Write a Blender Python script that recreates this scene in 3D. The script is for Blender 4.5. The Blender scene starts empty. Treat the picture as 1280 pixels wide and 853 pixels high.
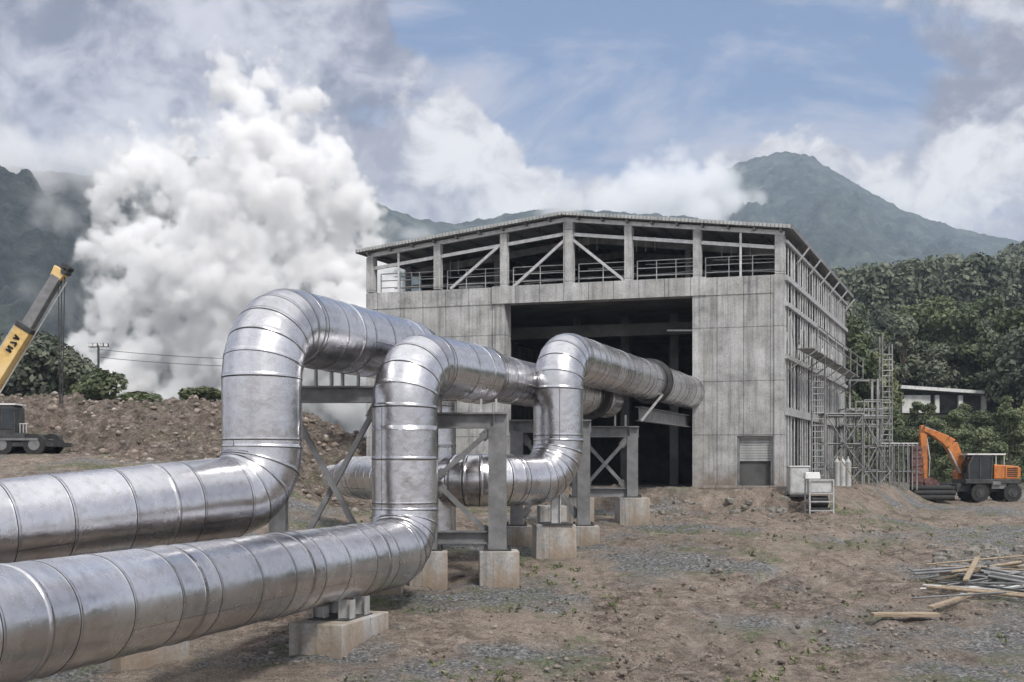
import bpy, math, random
import numpy as np
from mathutils import Vector, Matrix, noise as mnoise

R = math.radians
PI = math.pi
rng = random.Random(7)
nr = np.random.default_rng(7)
scene = bpy.context.scene
COL = scene.collection
F = 1500.0
CZ = 4.0


def P(px, py, Y):
    """point at distance Y seen at photo pixel px, py from the camera spot"""
    return Vector(((px - 640) / F * Y, Y, CZ + (582 - py) / F * Y))


# ------------------------------------------------------------------ materials
def nodes_of(m):
    m.use_nodes = True
    nt = m.node_tree
    nt.nodes.clear()
    return nt


def N(nt, typ, **kw):
    n = nt.nodes.new(typ)
    for k, v in kw.items():
        if k in n.inputs.keys() if hasattr(n.inputs, 'keys') else False:
            n.inputs[k].default_value = v
        else:
            setattr(n, k, v)
    return n


def ramp(nt, stops, interp='LINEAR'):
    r = nt.nodes.new('ShaderNodeValToRGB')
    cr = r.color_ramp
    cr.interpolation = interp
    while len(cr.elements) < len(stops):
        cr.elements.new(0.5)
    for e, (p, c) in zip(cr.elements, stops):
        e.position = p
        e.color = (*c, 1) if len(c) == 3 else c
    return r


def mat(name, stops, scale=3.0, detail=6, rough=0.8, metal=0.0, bump=0.0, bscale=None, bdist=0.02,
        coord='Object', stretch=(1, 1, 1), rot=(0, 0, 0), rough_var=0.0, attr=None, spec=0.5, nrough=0.6):
    """procedural surface: noise driven colour ramp, optional bump and per face tone attribute"""
    m = bpy.data.materials.new(name)
    nt = nodes_of(m)
    out = N(nt, 'ShaderNodeOutputMaterial')
    b = N(nt, 'ShaderNodeBsdfPrincipled')
    nt.links.new(b.outputs[0], out.inputs[0])
    tc = N(nt, 'ShaderNodeTexCoord')
    mp = N(nt, 'ShaderNodeMapping')
    mp.inputs['Scale'].default_value = stretch
    mp.inputs['Rotation'].default_value = rot
    nt.links.new(tc.outputs[coord], mp.inputs[0])
    nz = N(nt, 'ShaderNodeTexNoise')
    nz.inputs['Scale'].default_value = scale
    nz.inputs['Detail'].default_value = detail
    nz.inputs['Roughness'].default_value = nrough
    nt.links.new(mp.outputs[0], nz.inputs['Vector'])
    rp = ramp(nt, stops)
    nt.links.new(nz.outputs['Fac'], rp.inputs[0])
    col = rp.outputs[0]
    if attr:
        at = N(nt, 'ShaderNodeAttribute')
        at.attribute_name = attr
        mul = N(nt, 'ShaderNodeMix', data_type='RGBA', blend_type='MULTIPLY')
        mul.inputs[0].default_value = 1
        nt.links.new(col, mul.inputs[6])
        nt.links.new(at.outputs['Fac'], mul.inputs[7])
        col = mul.outputs[2]
    nt.links.new(col, b.inputs['Base Color'])
    b.inputs['Metallic'].default_value = metal
    b.inputs['Specular IOR Level'].default_value = spec
    if rough_var:
        mr = N(nt, 'ShaderNodeMapRange')
        mr.inputs['To Min'].default_value = rough - rough_var
        mr.inputs['To Max'].default_value = rough + rough_var
        nt.links.new(nz.outputs['Fac'], mr.inputs[0])
        nt.links.new(mr.outputs[0], b.inputs['Roughness'])
    else:
        b.inputs['Roughness'].default_value = rough
    if bump:
        n2 = N(nt, 'ShaderNodeTexNoise')
        n2.inputs['Scale'].default_value = bscale or scale * 3
        n2.inputs['Detail'].default_value = 8
        nt.links.new(mp.outputs[0], n2.inputs['Vector'])
        bp = N(nt, 'ShaderNodeBump')
        bp.inputs['Strength'].default_value = bump
        bp.inputs['Distance'].default_value = bdist
        nt.links.new(n2.outputs['Fac'], bp.inputs['Height'])
        nt.links.new(bp.outputs[0], b.inputs['Normal'])
    return m


def g3(v):
    return (v, v, v)


M = {}
M['steel'] = mat('weathered_steel', [(0.3, (0.13, 0.13, 0.135)), (0.7, (0.26, 0.26, 0.265))], 2.5, rough=0.6, metal=0.3, bump=0.2, bscale=14, bdist=0.01)
M['dark_steel'] = mat('dark_steel', [(0.3, (0.03, 0.03, 0.032)), (0.7, (0.09, 0.09, 0.09))], 3, rough=0.6, metal=0.3)
M['galv'] = mat('galvanised_steel', [(0.3, g3(0.38)), (0.7, g3(0.62))], 5, rough=0.45, metal=0.5)
M['sealant'] = mat('dark_sealant', [(0.3, g3(0.015)), (0.7, g3(0.04))], 5, rough=0.7)
M['black'] = mat('black_rubber', [(0.3, g3(0.012)), (0.7, g3(0.035))], 6, rough=0.8, bump=0.3, bscale=20)
M['glass'] = mat('dark_cab_glass', [(0.3, (0.012, 0.016, 0.02)), (0.7, (0.03, 0.035, 0.04))], 2, rough=0.12)
M['orange'] = mat('orange_paint', [(0.3, (0.20, 0.10, 0.05)), (0.46, (0.47, 0.155, 0.035)), (0.75, (0.60, 0.22, 0.06))], 3, rough=0.5, bump=0.1, bscale=10)
M['yellow'] = mat('yellow_paint', [(0.25, (0.40, 0.26, 0.09)), (0.5, (0.70, 0.48, 0.19)), (0.8, (0.74, 0.58, 0.32))], 1.5, rough=0.5)
M['rust'] = mat('rusty_metal', [(0.3, (0.05, 0.025, 0.024)), (0.5, (0.13, 0.06, 0.055)), (0.7, (0.22, 0.14, 0.125))], 5, rough=0.85, bump=0.5, bscale=12)
M['scaf'] = mat('dull_scaffold_tube', [(0.3, g3(0.10)), (0.5, g3(0.24)), (0.7, g3(0.40))], 1.2, rough=0.6, metal=0.2)
M['white_metal'] = mat('chipped_white_paint', [(0.28, g3(0.35)), (0.5, g3(0.7))], 4, rough=0.55)
M['cabinet'] = mat('grey_cabinet_paint', [(0.3, g3(0.33)), (0.6, (0.52, 0.53, 0.53))], 3, rough=0.5)
M['sheet'] = mat('corrugated_sheet', [(0.3, (0.26, 0.27, 0.27)), (0.7, (0.50, 0.51, 0.50))], 1.3, rough=0.6, metal=0.1, stretch=(1, 1, 0.3))
M['roof'] = mat('roof_sheet', [(0.3, (0.20, 0.21, 0.22)), (0.7, (0.42, 0.43, 0.44))], 1.3, rough=0.45, metal=0.3)
M['dim'] = mat('interior_shade_tone', [(0.3, g3(0.045)), (0.7, g3(0.13))], 0.8, rough=0.9, bump=0.3, bscale=5)  # dark colour stands in for the unlit depth of the interior
M['wood'] = mat('weathered_timber', [(0.3, (0.16, 0.12, 0.08)), (0.7, (0.42, 0.34, 0.25))], 3, rough=0.9, stretch=(1, 8, 8), bump=0.4, bscale=9)
M['stone'] = mat('grey_stone', [(0.3, (0.08, 0.075, 0.07)), (0.55, (0.23, 0.215, 0.19)), (0.8, (0.42, 0.40, 0.37))], 4, rough=0.95, bump=0.7, bscale=10, bdist=0.05)
M['bark'] = mat('tree_bark', [(0.3, (0.05, 0.04, 0.03)), (0.7, (0.16, 0.13, 0.10))], 4, rough=0.95, stretch=(4, 4, 1))
M['rope'] = mat('wire_rope', [(0.3, g3(0.03)), (0.7, g3(0.08))], 5, rough=0.6, metal=0.4)
M['house'] = mat('whitewashed_wall', [(0.3, (0.45, 0.45, 0.43)), (0.7, (0.75, 0.75, 0.73))], 1.0, rough=0.9)


def leaf_mat(name, dark, light):
    m = bpy.data.materials.new(name)
    nt = nodes_of(m)
    out = N(nt, 'ShaderNodeOutputMaterial')
    b = N(nt, 'ShaderNodeBsdfPrincipled')
    b.inputs['Roughness'].default_value = 0.65
    b.inputs['Specular IOR Level'].default_value = 0.3
    at = N(nt, 'ShaderNodeAttribute')
    at.attribute_name = 'tone'
    oi = N(nt, 'ShaderNodeObjectInfo')
    add = N(nt, 'ShaderNodeMath', operation='MULTIPLY_ADD')
    nt.links.new(oi.outputs['Random'], add.inputs[0])
    add.inputs[1].default_value = 0.55
    nt.links.new(at.outputs['Fac'], add.inputs[2])
    rp = ramp(nt, [(0.0, dark), (0.65, tuple((a + c) / 2 for a, c in zip(dark, light))), (1.0, light)])
    nt.links.new(add.outputs[0], rp.inputs[0])
    nt.links.new(rp.outputs[0], b.inputs['Base Color'])
    tr = N(nt, 'ShaderNodeBsdfTranslucent')
    nt.links.new(rp.outputs[0], tr.inputs[0])
    mx = N(nt, 'ShaderNodeMixShader')
    mx.inputs[0].default_value = 0.2
    nt.links.new(b.outputs[0], mx.inputs[1])
    nt.links.new(tr.outputs[0], mx.inputs[2])
    nt.links.new(mx.outputs[0], out.inputs[0])
    return m


M['leaf_dark'] = leaf_mat('dark_foliage', (0.028, 0.040, 0.030), (0.17, 0.19, 0.135))
M['leaf_mid'] = leaf_mat('green_foliage', (0.035, 0.05, 0.025), (0.17, 0.20, 0.105))
M['leaf_pale'] = leaf_mat('pale_green_foliage', (0.05, 0.065, 0.03), (0.24, 0.26, 0.13))


# concrete with board marks, stains
def concrete(name, rotz=0.0, base=0.36, stripe=5.0, dirt=(0.30, 0.23, 0.16), dirt_amt=0.0, green=0.3, joint=0.45):
    m = bpy.data.materials.new(name)
    nt = nodes_of(m)
    out = N(nt, 'ShaderNodeOutputMaterial')
    b = N(nt, 'ShaderNodeBsdfPrincipled')
    b.inputs['Roughness'].default_value = 0.92
    nt.links.new(b.outputs[0], out.inputs[0])
    tc = N(nt, 'ShaderNodeTexCoord')
    mp = N(nt, 'ShaderNodeMapping')
    mp.inputs['Rotation'].default_value = (0, 0, rotz)
    nt.links.new(tc.outputs['Object'], mp.inputs[0])
    V = mp.outputs[0]

    def nz(scale, st=(1, 1, 1), det=8, ro=0.65):
        k = N(nt, 'ShaderNodeMapping')
        k.inputs['Scale'].default_value = st
        nt.links.new(V, k.inputs[0])
        n = N(nt, 'ShaderNodeTexNoise')
        n.inputs['Scale'].default_value = scale
        n.inputs['Detail'].default_value = det
        n.inputs['Roughness'].default_value = ro
        nt.links.new(k.outputs[0], n.inputs['Vector'])
        return n.outputs['Fac']

    def mixc(fac, a, c, mode='MIX'):
        x = N(nt, 'ShaderNodeMix', data_type='RGBA', blend_type=mode)
        for s, v in ((0, fac), (6, a), (7, c)):
            if isinstance(v, (int, float)):
                x.inputs[s].default_value = v
            elif isinstance(v, tuple):
                x.inputs[s].default_value = (*v, 1)
            else:
                nt.links.new(v, x.inputs[s])
        return x.outputs[2]

    big = ramp(nt, [(0.3, g3(base * 0.55)), (0.5, g3(base)), (0.70, g3(base * 1.38))])
    nt.links.new(nz(0.9), big.inputs[0])
    streak = ramp(nt, [(0.34, g3(0.55)), (0.48, g3(0.95)), (0.6, g3(1.05))])
    nt.links.new(nz(1.6, (2.2, 2.2, 0.12)), streak.inputs[0])
    c = mixc(1.0, big.outputs[0], streak.outputs[0], 'MULTIPLY')
    spk = ramp(nt, [(0.32, g3(0.72)), (0.5, g3(1.0)), (0.7, g3(1.12))])
    nt.links.new(nz(14), spk.inputs[0])
    c = mixc(1.0, c, spk.outputs[0], 'MULTIPLY')
    gm = ramp(nt, [(0.5, g3(0)), (0.68, g3(green))])
    nt.links.new(nz(0.5, (1, 1, 0.6)), gm.inputs[0])
    c = mixc(gm.outputs[0], c, (0.27, 0.27, 0.20))
    if dirt_amt:
        dm = ramp(nt, [(0.42, g3(0)), (0.62, g3(dirt_amt))])
        nt.links.new(nz(1.3, (1, 1, 0.6)), dm.inputs[0])
        c = mixc(dm.outputs[0], c, dirt)
    zs = N(nt, 'ShaderNodeSeparateXYZ'); nt.links.new(tc.outputs['Object'], zs.inputs[0])
    za = N(nt, 'ShaderNodeMath', operation='MULTIPLY_ADD'); nt.links.new(nz(1.7), za.inputs[0]); za.inputs[1].default_value = -2.6; nt.links.new(zs.outputs[2], za.inputs[2])
    zm = N(nt, 'ShaderNodeMapRange'); zm.inputs['From Min'].default_value = -.25; zm.inputs['From Max'].default_value = -1.25; zm.inputs['To Max'].default_value = 0.8
    nt.links.new(za.outputs[0], zm.inputs[0])
    c = mixc(zm.outputs[0], c, (0.20, 0.155, 0.12))
    col_final = c
    # board joints: thin grooves every 1/stripe metre across, lifts every 2.4 m
    sep = N(nt, 'ShaderNodeSeparateXYZ')
    nt.links.new(V, sep.inputs[0])

    def groove(sock, period, width):
        d = N(nt, 'ShaderNodeMath', operation='DIVIDE')
        nt.links.new(sock, d.inputs[0]); d.inputs[1].default_value = period
        fr = N(nt, 'ShaderNodeMath', operation='FRACT')
        nt.links.new(d.outputs[0], fr.inputs[0])
        lt = N(nt, 'ShaderNodeMath', operation='GREATER_THAN')
        nt.links.new(fr.outputs[0], lt.inputs[0]); lt.inputs[1].default_value = width / period
        return lt.outputs[0]
    gx = groove(sep.outputs[0], 1.0 / stripe * 6, 0.035)
    gx2 = groove(sep.outputs[0], 1.0 / stripe, 0.012)
    gz = groove(sep.outputs[2], 2.45, 0.04)
    a1 = N(nt, 'ShaderNodeMath', operation='MULTIPLY'); nt.links.new(gx, a1.inputs[0]); nt.links.new(gz, a1.inputs[1])
    a2 = N(nt, 'ShaderNodeMath', operation='MULTIPLY_ADD'); nt.links.new(gx2, a2.inputs[0]); a2.inputs[1].default_value = 0.35; nt.links.new(a1.outputs[0], a2.inputs[2])
    jm = N(nt, 'ShaderNodeMath', operation='MULTIPLY_ADD'); nt.links.new(a2.outputs[0], jm.inputs[0]); jm.inputs[1].default_value = joint; jm.inputs[2].default_value = 1 - joint * 1.333  # darkens the joint colour for both dirt and shadow in the grooves
    nt.links.new(mixc(1.0, col_final, jm.outputs[0], 'MULTIPLY'), b.inputs['Base Color'])
    hn = N(nt, 'ShaderNodeMath', operation='ADD'); nt.links.new(a2.outputs[0], hn.inputs[0]); nt.links.new(nz(10), hn.inputs[1])
    bp = N(nt, 'ShaderNodeBump')
    bp.inputs['Strength'].default_value = 0.7
    bp.inputs['Distance'].default_value = 0.03
    nt.links.new(hn.outputs[0], bp.inputs['Height'])
    nt.links.new(bp.outputs[0], b.inputs['Normal'])
    return m


FAC_ROT = math.atan2(-6.0, 19.52)
M['concrete'] = concrete('board_marked_concrete', -FAC_ROT, 0.40)
M['pedestal'] = concrete('stained_concrete', 0.3, 0.42, 3.0, (0.30, 0.225, 0.155), 0.8, 0.5, 0.12)


def aluminium():
    m = bpy.data.materials.new('brushed_aluminium_cladding')
    nt = nodes_of(m)
    out = N(nt, 'ShaderNodeOutputMaterial')
    b = N(nt, 'ShaderNodeBsdfPrincipled')
    nt.links.new(b.outputs[0], out.inputs[0])
    b.inputs['Metallic'].default_value = 1.0
    tc = N(nt, 'ShaderNodeTexCoord')
    at = N(nt, 'ShaderNodeAttribute'); at.attribute_name = 'tone'
    n1 = N(nt, 'ShaderNodeTexNoise'); n1.inputs['Scale'].default_value = 0.9; n1.inputs['Detail'].default_value = 8; n1.inputs['Roughness'].default_value = 0.65
    nt.links.new(tc.outputs['Object'], n1.inputs['Vector'])
    r1 = ramp(nt, [(0.3, (0.56, 0.555, 0.58)), (0.52, (0.68, 0.675, 0.70)), (0.75, (0.79, 0.785, 0.81))])
    nt.links.new(n1.outputs['Fac'], r1.inputs[0])
    n4 = N(nt, 'ShaderNodeTexNoise'); n4.inputs['Scale'].default_value = 6; n4.inputs['Detail'].default_value = 5
    nt.links.new(tc.outputs['Object'], n4.inputs['Vector'])
    r4 = ramp(nt, [(0.34, (0.88, 0.865, 0.85)), (0.50, g3(1.0))])
    nt.links.new(n4.outputs['Fac'], r4.inputs[0])
    mu = N(nt, 'ShaderNodeMix', data_type='RGBA', blend_type='MULTIPLY'); mu.inputs[0].default_value = 1
    nt.links.new(r1.outputs[0], mu.inputs[6]); nt.links.new(r4.outputs[0], mu.inputs[7])
    mu2 = N(nt, 'ShaderNodeMix', data_type='RGBA', blend_type='MULTIPLY'); mu2.inputs[0].default_value = 1
    nt.links.new(mu.outputs[2], mu2.inputs[6]); nt.links.new(at.outputs['Fac'], mu2.inputs[7])
    nt.links.new(mu2.outputs[2], b.inputs['Base Color'])
    mr = N(nt, 'ShaderNodeMapRange'); mr.inputs['From Min'].default_value = 0.3; mr.inputs['From Max'].default_value = 0.7
    mr.inputs['To Min'].default_value = 0.17; mr.inputs['To Max'].default_value = 0.34
    nt.links.new(n1.outputs['Fac'], mr.inputs[0]); nt.links.new(mr.outputs[0], b.inputs['Roughness'])
    n2 = N(nt, 'ShaderNodeTexNoise'); n2.inputs['Scale'].default_value = 2.2; n2.inputs['Detail'].default_value = 3
    nt.links.new(tc.outputs['Object'], n2.inputs['Vector'])
    n3 = N(nt, 'ShaderNodeTexNoise'); n3.inputs['Scale'].default_value = 55; n3.inputs['Detail'].default_value = 3
    nt.links.new(tc.outputs['Object'], n3.inputs['Vector'])
    b1 = N(nt, 'ShaderNodeBump'); b1.inputs['Strength'].default_value = 0.16; b1.inputs['Distance'].default_value = 0.10
    nt.links.new(n2.outputs['Fac'], b1.inputs['Height'])
    b2 = N(nt, 'ShaderNodeBump'); b2.inputs['Strength'].default_value = 0.10; b2.inputs['Distance'].default_value = 0.01
    nt.links.new(n3.outputs['Fac'], b2.inputs['Height']); nt.links.new(b1.outputs[0], b2.inputs['Normal'])
    nt.links.new(b2.outputs[0], b.inputs['Normal'])
    return m


M['alu'] = aluminium()


def ground_mat(name, mound=False):
    m = bpy.data.materials.new(name)
    nt = nodes_of(m)
    out = N(nt, 'ShaderNodeOutputMaterial')
    b = N(nt, 'ShaderNodeBsdfPrincipled')
    b.inputs['Roughness'].default_value = 0.97
    b.inputs['Specular IOR Level'].default_value = 0.2
    nt.links.new(b.outputs[0], out.inputs[0])
    tc = N(nt, 'ShaderNodeTexCoord')
    V = tc.outputs['Object']

    def nz(scale, det=8, ro=0.65, st=None, rot=None, dist=0.0):
        src = V
        if st:
            k = N(nt, 'ShaderNodeMapping'); k.inputs['Scale'].default_value = st
            if rot: k.inputs['Rotation'].default_value = rot
            nt.links.new(V, k.inputs[0]); src = k.outputs[0]
        n = N(nt, 'ShaderNodeTexNoise'); n.inputs['Scale'].default_value = scale
        n.inputs['Detail'].default_value = det; n.inputs['Roughness'].default_value = ro
        n.inputs['Distortion'].default_value = dist
        nt.links.new(src, n.inputs['Vector'])
        return n.outputs['Fac']

    def mixc(fac, a, c, mode='MIX'):
        x = N(nt, 'ShaderNodeMix', data_type='RGBA', blend_type=mode)
        for s, v in ((0, fac), (6, a), (7, c)):
            if isinstance(v, (int, float)): x.inputs[s].default_value = v
            elif isinstance(v, tuple): x.inputs[s].default_value = (*v, 1)
            else: nt.links.new(v, x.inputs[s])
        return x.outputs[2]
    soil = ramp(nt, [(0.28, (0.040, 0.032, 0.027)), (0.42, (0.135, 0.107, 0.088)), (0.54, (0.30, 0.245, 0.205)), (0.70, (0.53, 0.465, 0.41))])
    nt.links.new(nz(2.2 if not mound else 1.6, 12, 0.78), soil.inputs[0])
    c = soil.outputs[0]
    # small dark and pale crumbs
    cr = ramp(nt, [(0.36, g3(0.40)), (0.47, g3(1.0)), (0.60, g3(1.0)), (0.70, g3(1.45))])
    nt.links.new(nz(9, 6, 0.7), cr.inputs[0])
    c = mixc(1.0, c, cr.outputs[0], 'MULTIPLY')
    if not mound:
        # tracks pressed in by wheels, lighter dry soil
        tr = ramp(nt, [(0.40, g3(0)), (0.62, g3(0.55))])
        nt.links.new(nz(0.55, 6, 0.6, (1.0, 0.22, 1), (0, 0, R(-24)), 0.6), tr.inputs[0])
        c = mixc(tr.outputs[0], c, (0.40, 0.335, 0.275))
        ru = N(nt, 'ShaderNodeAttribute'); ru.attribute_name = 'rut'
        rm = N(nt, 'ShaderNodeMath', operation='MULTIPLY'); nt.links.new(ru.outputs['Fac'], rm.inputs[0]); rm.inputs[1].default_value = .6
        # grey gravel
        gv = ramp(nt, [(0.50, g3(0)), (0.58, g3(1))])
        nt.links.new(nz(0.16, 5, 0.6), gv.inputs[0])
        gc = ramp(nt, [(0.32, g3(0.07)), (0.5, (0.19, 0.19, 0.19)), (0.68, (0.42, 0.42, 0.42))])
        nt.links.new(nz(11, 4, 0.6), gc.inputs[0])
        c = mixc(gv.outputs[0], c, gc.outputs[0])
    # sparse weeds
    wd = ramp(nt, [(0.54, g3(0)), (0.62, g3(0.85 if not mound else 0.5))])
    nt.links.new(nz(0.33 if not mound else 0.5, 9, 0.7), wd.inputs[0])
    wc = ramp(nt, [(0.3, (0.05, 0.06, 0.03)), (0.55, (0.17, 0.19, 0.11)), (0.7, (0.33, 0.35, 0.25))])
    nt.links.new(nz(7, 6, 0.7), wc.inputs[0])
    c = mixc(wd.outputs[0], c, wc.outputs[0])
    fine = ramp(nt, [(0.36, g3(0.55)), (0.48, g3(1.0)), (0.58, g3(1.0)), (0.66, g3(1.4))])
    nt.links.new(nz(26, 3, 0.6), fine.inputs[0])
    c = mixc(1.0, c, fine.outputs[0], 'MULTIPLY')
    if not mound:
        tread = ramp(nt, [(0.40, (0.11, 0.088, 0.072)), (0.58, (0.46, 0.40, 0.35))])
        nt.links.new(nz(1.6, 8, .7, (1.0, .25, 1), (0, 0, R(-26))), tread.inputs[0])
        c = mixc(rm.outputs[0], c, tread.outputs[0])
    # far land turns to grass and brush
    sep = N(nt, 'ShaderNodeSeparateXYZ'); nt.links.new(V, sep.inputs[0])
    if not mound:
        mr = N(nt, 'ShaderNodeMapRange'); mr.inputs['From Min'].default_value = 84; mr.inputs['From Max'].default_value = 96
        nt.links.new(sep.outputs[1], mr.inputs[0])
        c = mixc(mr.outputs[0], c, (0.045, 0.055, 0.03))
    nt.links.new(c, b.inputs['Base Color'])
    h = N(nt, 'ShaderNodeMath', operation='ADD')
    nt.links.new(nz(3.2, 10, 0.75), h.inputs[0]); nt.links.new(nz(12, 6, 0.7), h.inputs[1])
    bp = N(nt, 'ShaderNodeBump'); bp.inputs['Strength'].default_value = 0.95; bp.inputs['Distance'].default_value = 0.16 if not mound else 0.3
    nt.links.new(h.outputs[0], bp.inputs['Height']); nt.links.new(bp.outputs[0], b.inputs['Normal'])
    return m


M['ground'] = ground_mat('construction_site_soil')
M['mound'] = ground_mat('tipped_earth', True)
M['mountain'] = mat('forested_slope', [(0.34, (0.006, 0.010, 0.010)), (0.5, (0.025, 0.036, 0.03)), (0.66, (0.09, 0.105, 0.085))], 0.022, 14, rough=0.95, bump=1.0, bscale=0.03, bdist=18, nrough=0.75)
M['mountain_near'] = mat('wooded_ridge', [(0.33, (0.004, 0.007, 0.008)), (0.5, (0.014, 0.021, 0.021)), (0.68, (0.05, 0.06, 0.052))], 0.05, 14, rough=0.95, bump=1.0, bscale=0.06, bdist=10, nrough=0.75)
M['understorey'] = mat('forest_understorey', [(0.3, (0.012, 0.018, 0.012)), (0.7, (0.05, 0.06, 0.035))], 0.5, 10, rough=0.95, bump=1.0, bscale=0.6, bdist=1.5)


# ------------------------------------------------------------------ mesh builder
ORG = {}


class MB:
    def __init__(s):
        s.v, s.f, s.sm, s.mi, s.tone = [], [], [], [], []

    def add(s, verts, faces, smooth=False, mi=0, tone=1.0):
        o = len(s.v)
        s.v.extend(Vector(p) for p in verts)
        for f in faces:
            s.f.append([i + o for i in f]); s.sm.append(smooth); s.mi.append(mi); s.tone.append(tone)

    def hexa(s, c, smooth=False, mi=0):
        """8 corners: bottom ring 0-3, top ring 4-7"""
        s.add(c, [(3, 2, 1, 0), (4, 5, 6, 7), (0, 1, 5, 4), (1, 2, 6, 5), (2, 3, 7, 6), (3, 0, 4, 7)], smooth, mi)

    def box(s, c, size, rz=0.0, taper=1.0, mi=0):
        x, y, z = (k / 2 for k in size)
        cs, sn = math.cos(rz), math.sin(rz)
        pts = []
        for dz, t in ((-z, 1.0), (z, taper)):
            for dx, dy in ((-x, -y), (x, -y), (x, y), (-x, y)):
                dx2, dy2 = dx * t, dy * t
                pts.append((c[0] + dx2 * cs - dy2 * sn, c[1] + dx2 * sn + dy2 * cs, c[2] + dz))
        s.hexa(pts, mi=mi)

    def beam(s, p0, p1, w, h, up=(0, 0, 1), off=(0, 0), mi=0):
        p0, p1 = Vector(p0), Vector(p1)
        d = (p1 - p0).normalized()
        u = Vector(up)
        if abs(d.dot(u)) > 0.98:
            u = Vector((0, 1, 0)) if abs(d.z) > 0.98 else Vector((0, 0, 1))
        side = d.cross(u).normalized(); u = side.cross(d).normalized()
        o = side * off[0] + u * off[1]
        pts = []
        for p in (p0, p1):
            for a, b_ in ((-1, -1), (1, -1), (1, 1), (-1, 1)):
                pts.append(p + o + side * a * w / 2 + u * b_ * h / 2)
        s.hexa(pts, mi=mi)

    def ibeam(s, p0, p1, w, h, up=(0, 0, 1), t=0.03):
        s.beam(p0, p1, w, t, up, (0, h / 2 - t / 2))
        s.beam(p0, p1, w, t, up, (0, -h / 2 + t / 2))
        s.beam(p0, p1, t * 0.8, h - 2 * t, up)

    def tube(s, p0, p1, r0, r1=None, n=8, cap=True, mi=0):
        r1 = r0 if r1 is None else r1
        p0, p1 = Vector(p0), Vector(p1)
        d = (p1 - p0).normalized()
        a = d.orthogonal().normalized(); b_ = d.cross(a)
        vs, fs = [], []
        for p, r in ((p0, r0), (p1, r1)):
            for k in range(n):
                t = 2 * PI * k / n
                vs.append(p + (a * math.cos(t) + b_ * math.sin(t)) * r)
        for k in range(n):
            fs.append((k, (k + 1) % n, n + (k + 1) % n, n + k))
        s.add(vs, fs, n > 5, mi)
        if cap:
            s.add(vs[:n], [tuple(reversed(range(n)))], False, mi); s.add(vs[n:], [tuple(range(n))], False, mi)

    def disc_ring(s, c, d, r_in, r_out, t, n=32, mi=0):
        """a thick ring (flange) round axis d"""
        c, d = Vector(c), Vector(d).normalized()
        a = d.orthogonal().normalized(); b_ = d.cross(a)
        vs = []
        for (r, o) in ((r_in, -t / 2), (r_out, -t / 2), (r_out, t / 2), (r_in, t / 2)):
            for k in range(n):
                th = 2 * PI * k / n
                vs.append(c + d * o + (a * math.cos(th) + b_ * math.sin(th)) * r)
        fs = []
        for q in range(4):
            for k in range(n):
                k2 = (k + 1) % n; q2 = (q + 1) % 4
                fs.append((q * n + k, q * n + k2, q2 * n + k2, q2 * n + k))
        s.add(vs, fs, False, mi)

    def build(s, name, mats, parent=None, org=None, bevel=0.0):
        me = bpy.data.meshes.new(name)
        o = bpy.data.objects.new(name, me)
        if parent is not None:
            O = ORG[parent]
        else:
            O = Vector(org) if org is not None else Vector((0, 0, 0))
            o.location = O
        me.from_pydata([tuple(p - O) for p in s.v], [], s.f)
        if not isinstance(mats, (list, tuple)): mats = [mats]
        for m in mats: me.materials.append(M[m] if isinstance(m, str) else m)
        me.polygons.foreach_set('use_smooth', s.sm)
        me.polygons.foreach_set('material_index', s.mi)
        if any(t != 1.0 for t in s.tone):
            at = me.attributes.new('tone', 'FLOAT', 'FACE')
            at.data.foreach_set('value', s.tone)
        else:
            at = me.attributes.new('tone', 'FLOAT', 'FACE')
            at.data.foreach_set('value', [1.0] * len(s.f))
        me.update()
        COL.objects.link(o)
        if parent is not None: o.parent = parent
        ORG[o] = O
        if bevel:
            bm_ = o.modifiers.new('bevel', 'BEVEL'); bm_.width = bevel; bm_.segments = 2; bm_.limit_method = 'ANGLE'
        return o


def tag(o, label, cat, group=None, kind=None):
    o['label'] = label; o['category'] = cat
    if group: o['group'] = group
    if kind: o['kind'] = kind
    return o


def thing(name, loc, label, cat, group=None):
    o = bpy.data.objects.new(name, None)
    COL.objects.link(o)
    o.location = loc
    o.empty_display_size = 0.3
    ORG[o] = Vector(loc)
    return tag(o, label, cat, group)


def dup(root, loc, rz=0.0, sc=1.0, label=None, group=None):
    r = root.copy(); COL.objects.link(r)
    r.location = loc; r.rotation_euler = (0, 0, rz); r.scale = (sc, sc, sc) if not isinstance(sc, tuple) else sc
    if label: r['label'] = label
    if group: r['group'] = group
    for ch in list(root.children):
        c = ch.copy(); COL.objects.link(c); c.parent = r
        for g in ch.children:
            d = g.copy(); COL.objects.link(d); d.parent = c
    return r


# ------------------------------------------------------------------ ground shape
def sstep(a, b, x):
    t = np.clip((x - a) / (b - a), 0, 1)
    return t * t * (3 - 2 * t)


FO = np.array([-7.28, 60.0]); FU = np.array([19.52, -6.0]); FL = float(np.hypot(*FU)); EU = FU / FL
FV = np.array([8.86, 21.8]); FW = float(np.hypot(*FV)); EV = FV / FW
NRM = np.array([-EU[1], EU[0]])           # points away from the camera (into the building)
PAD = 2.92


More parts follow.
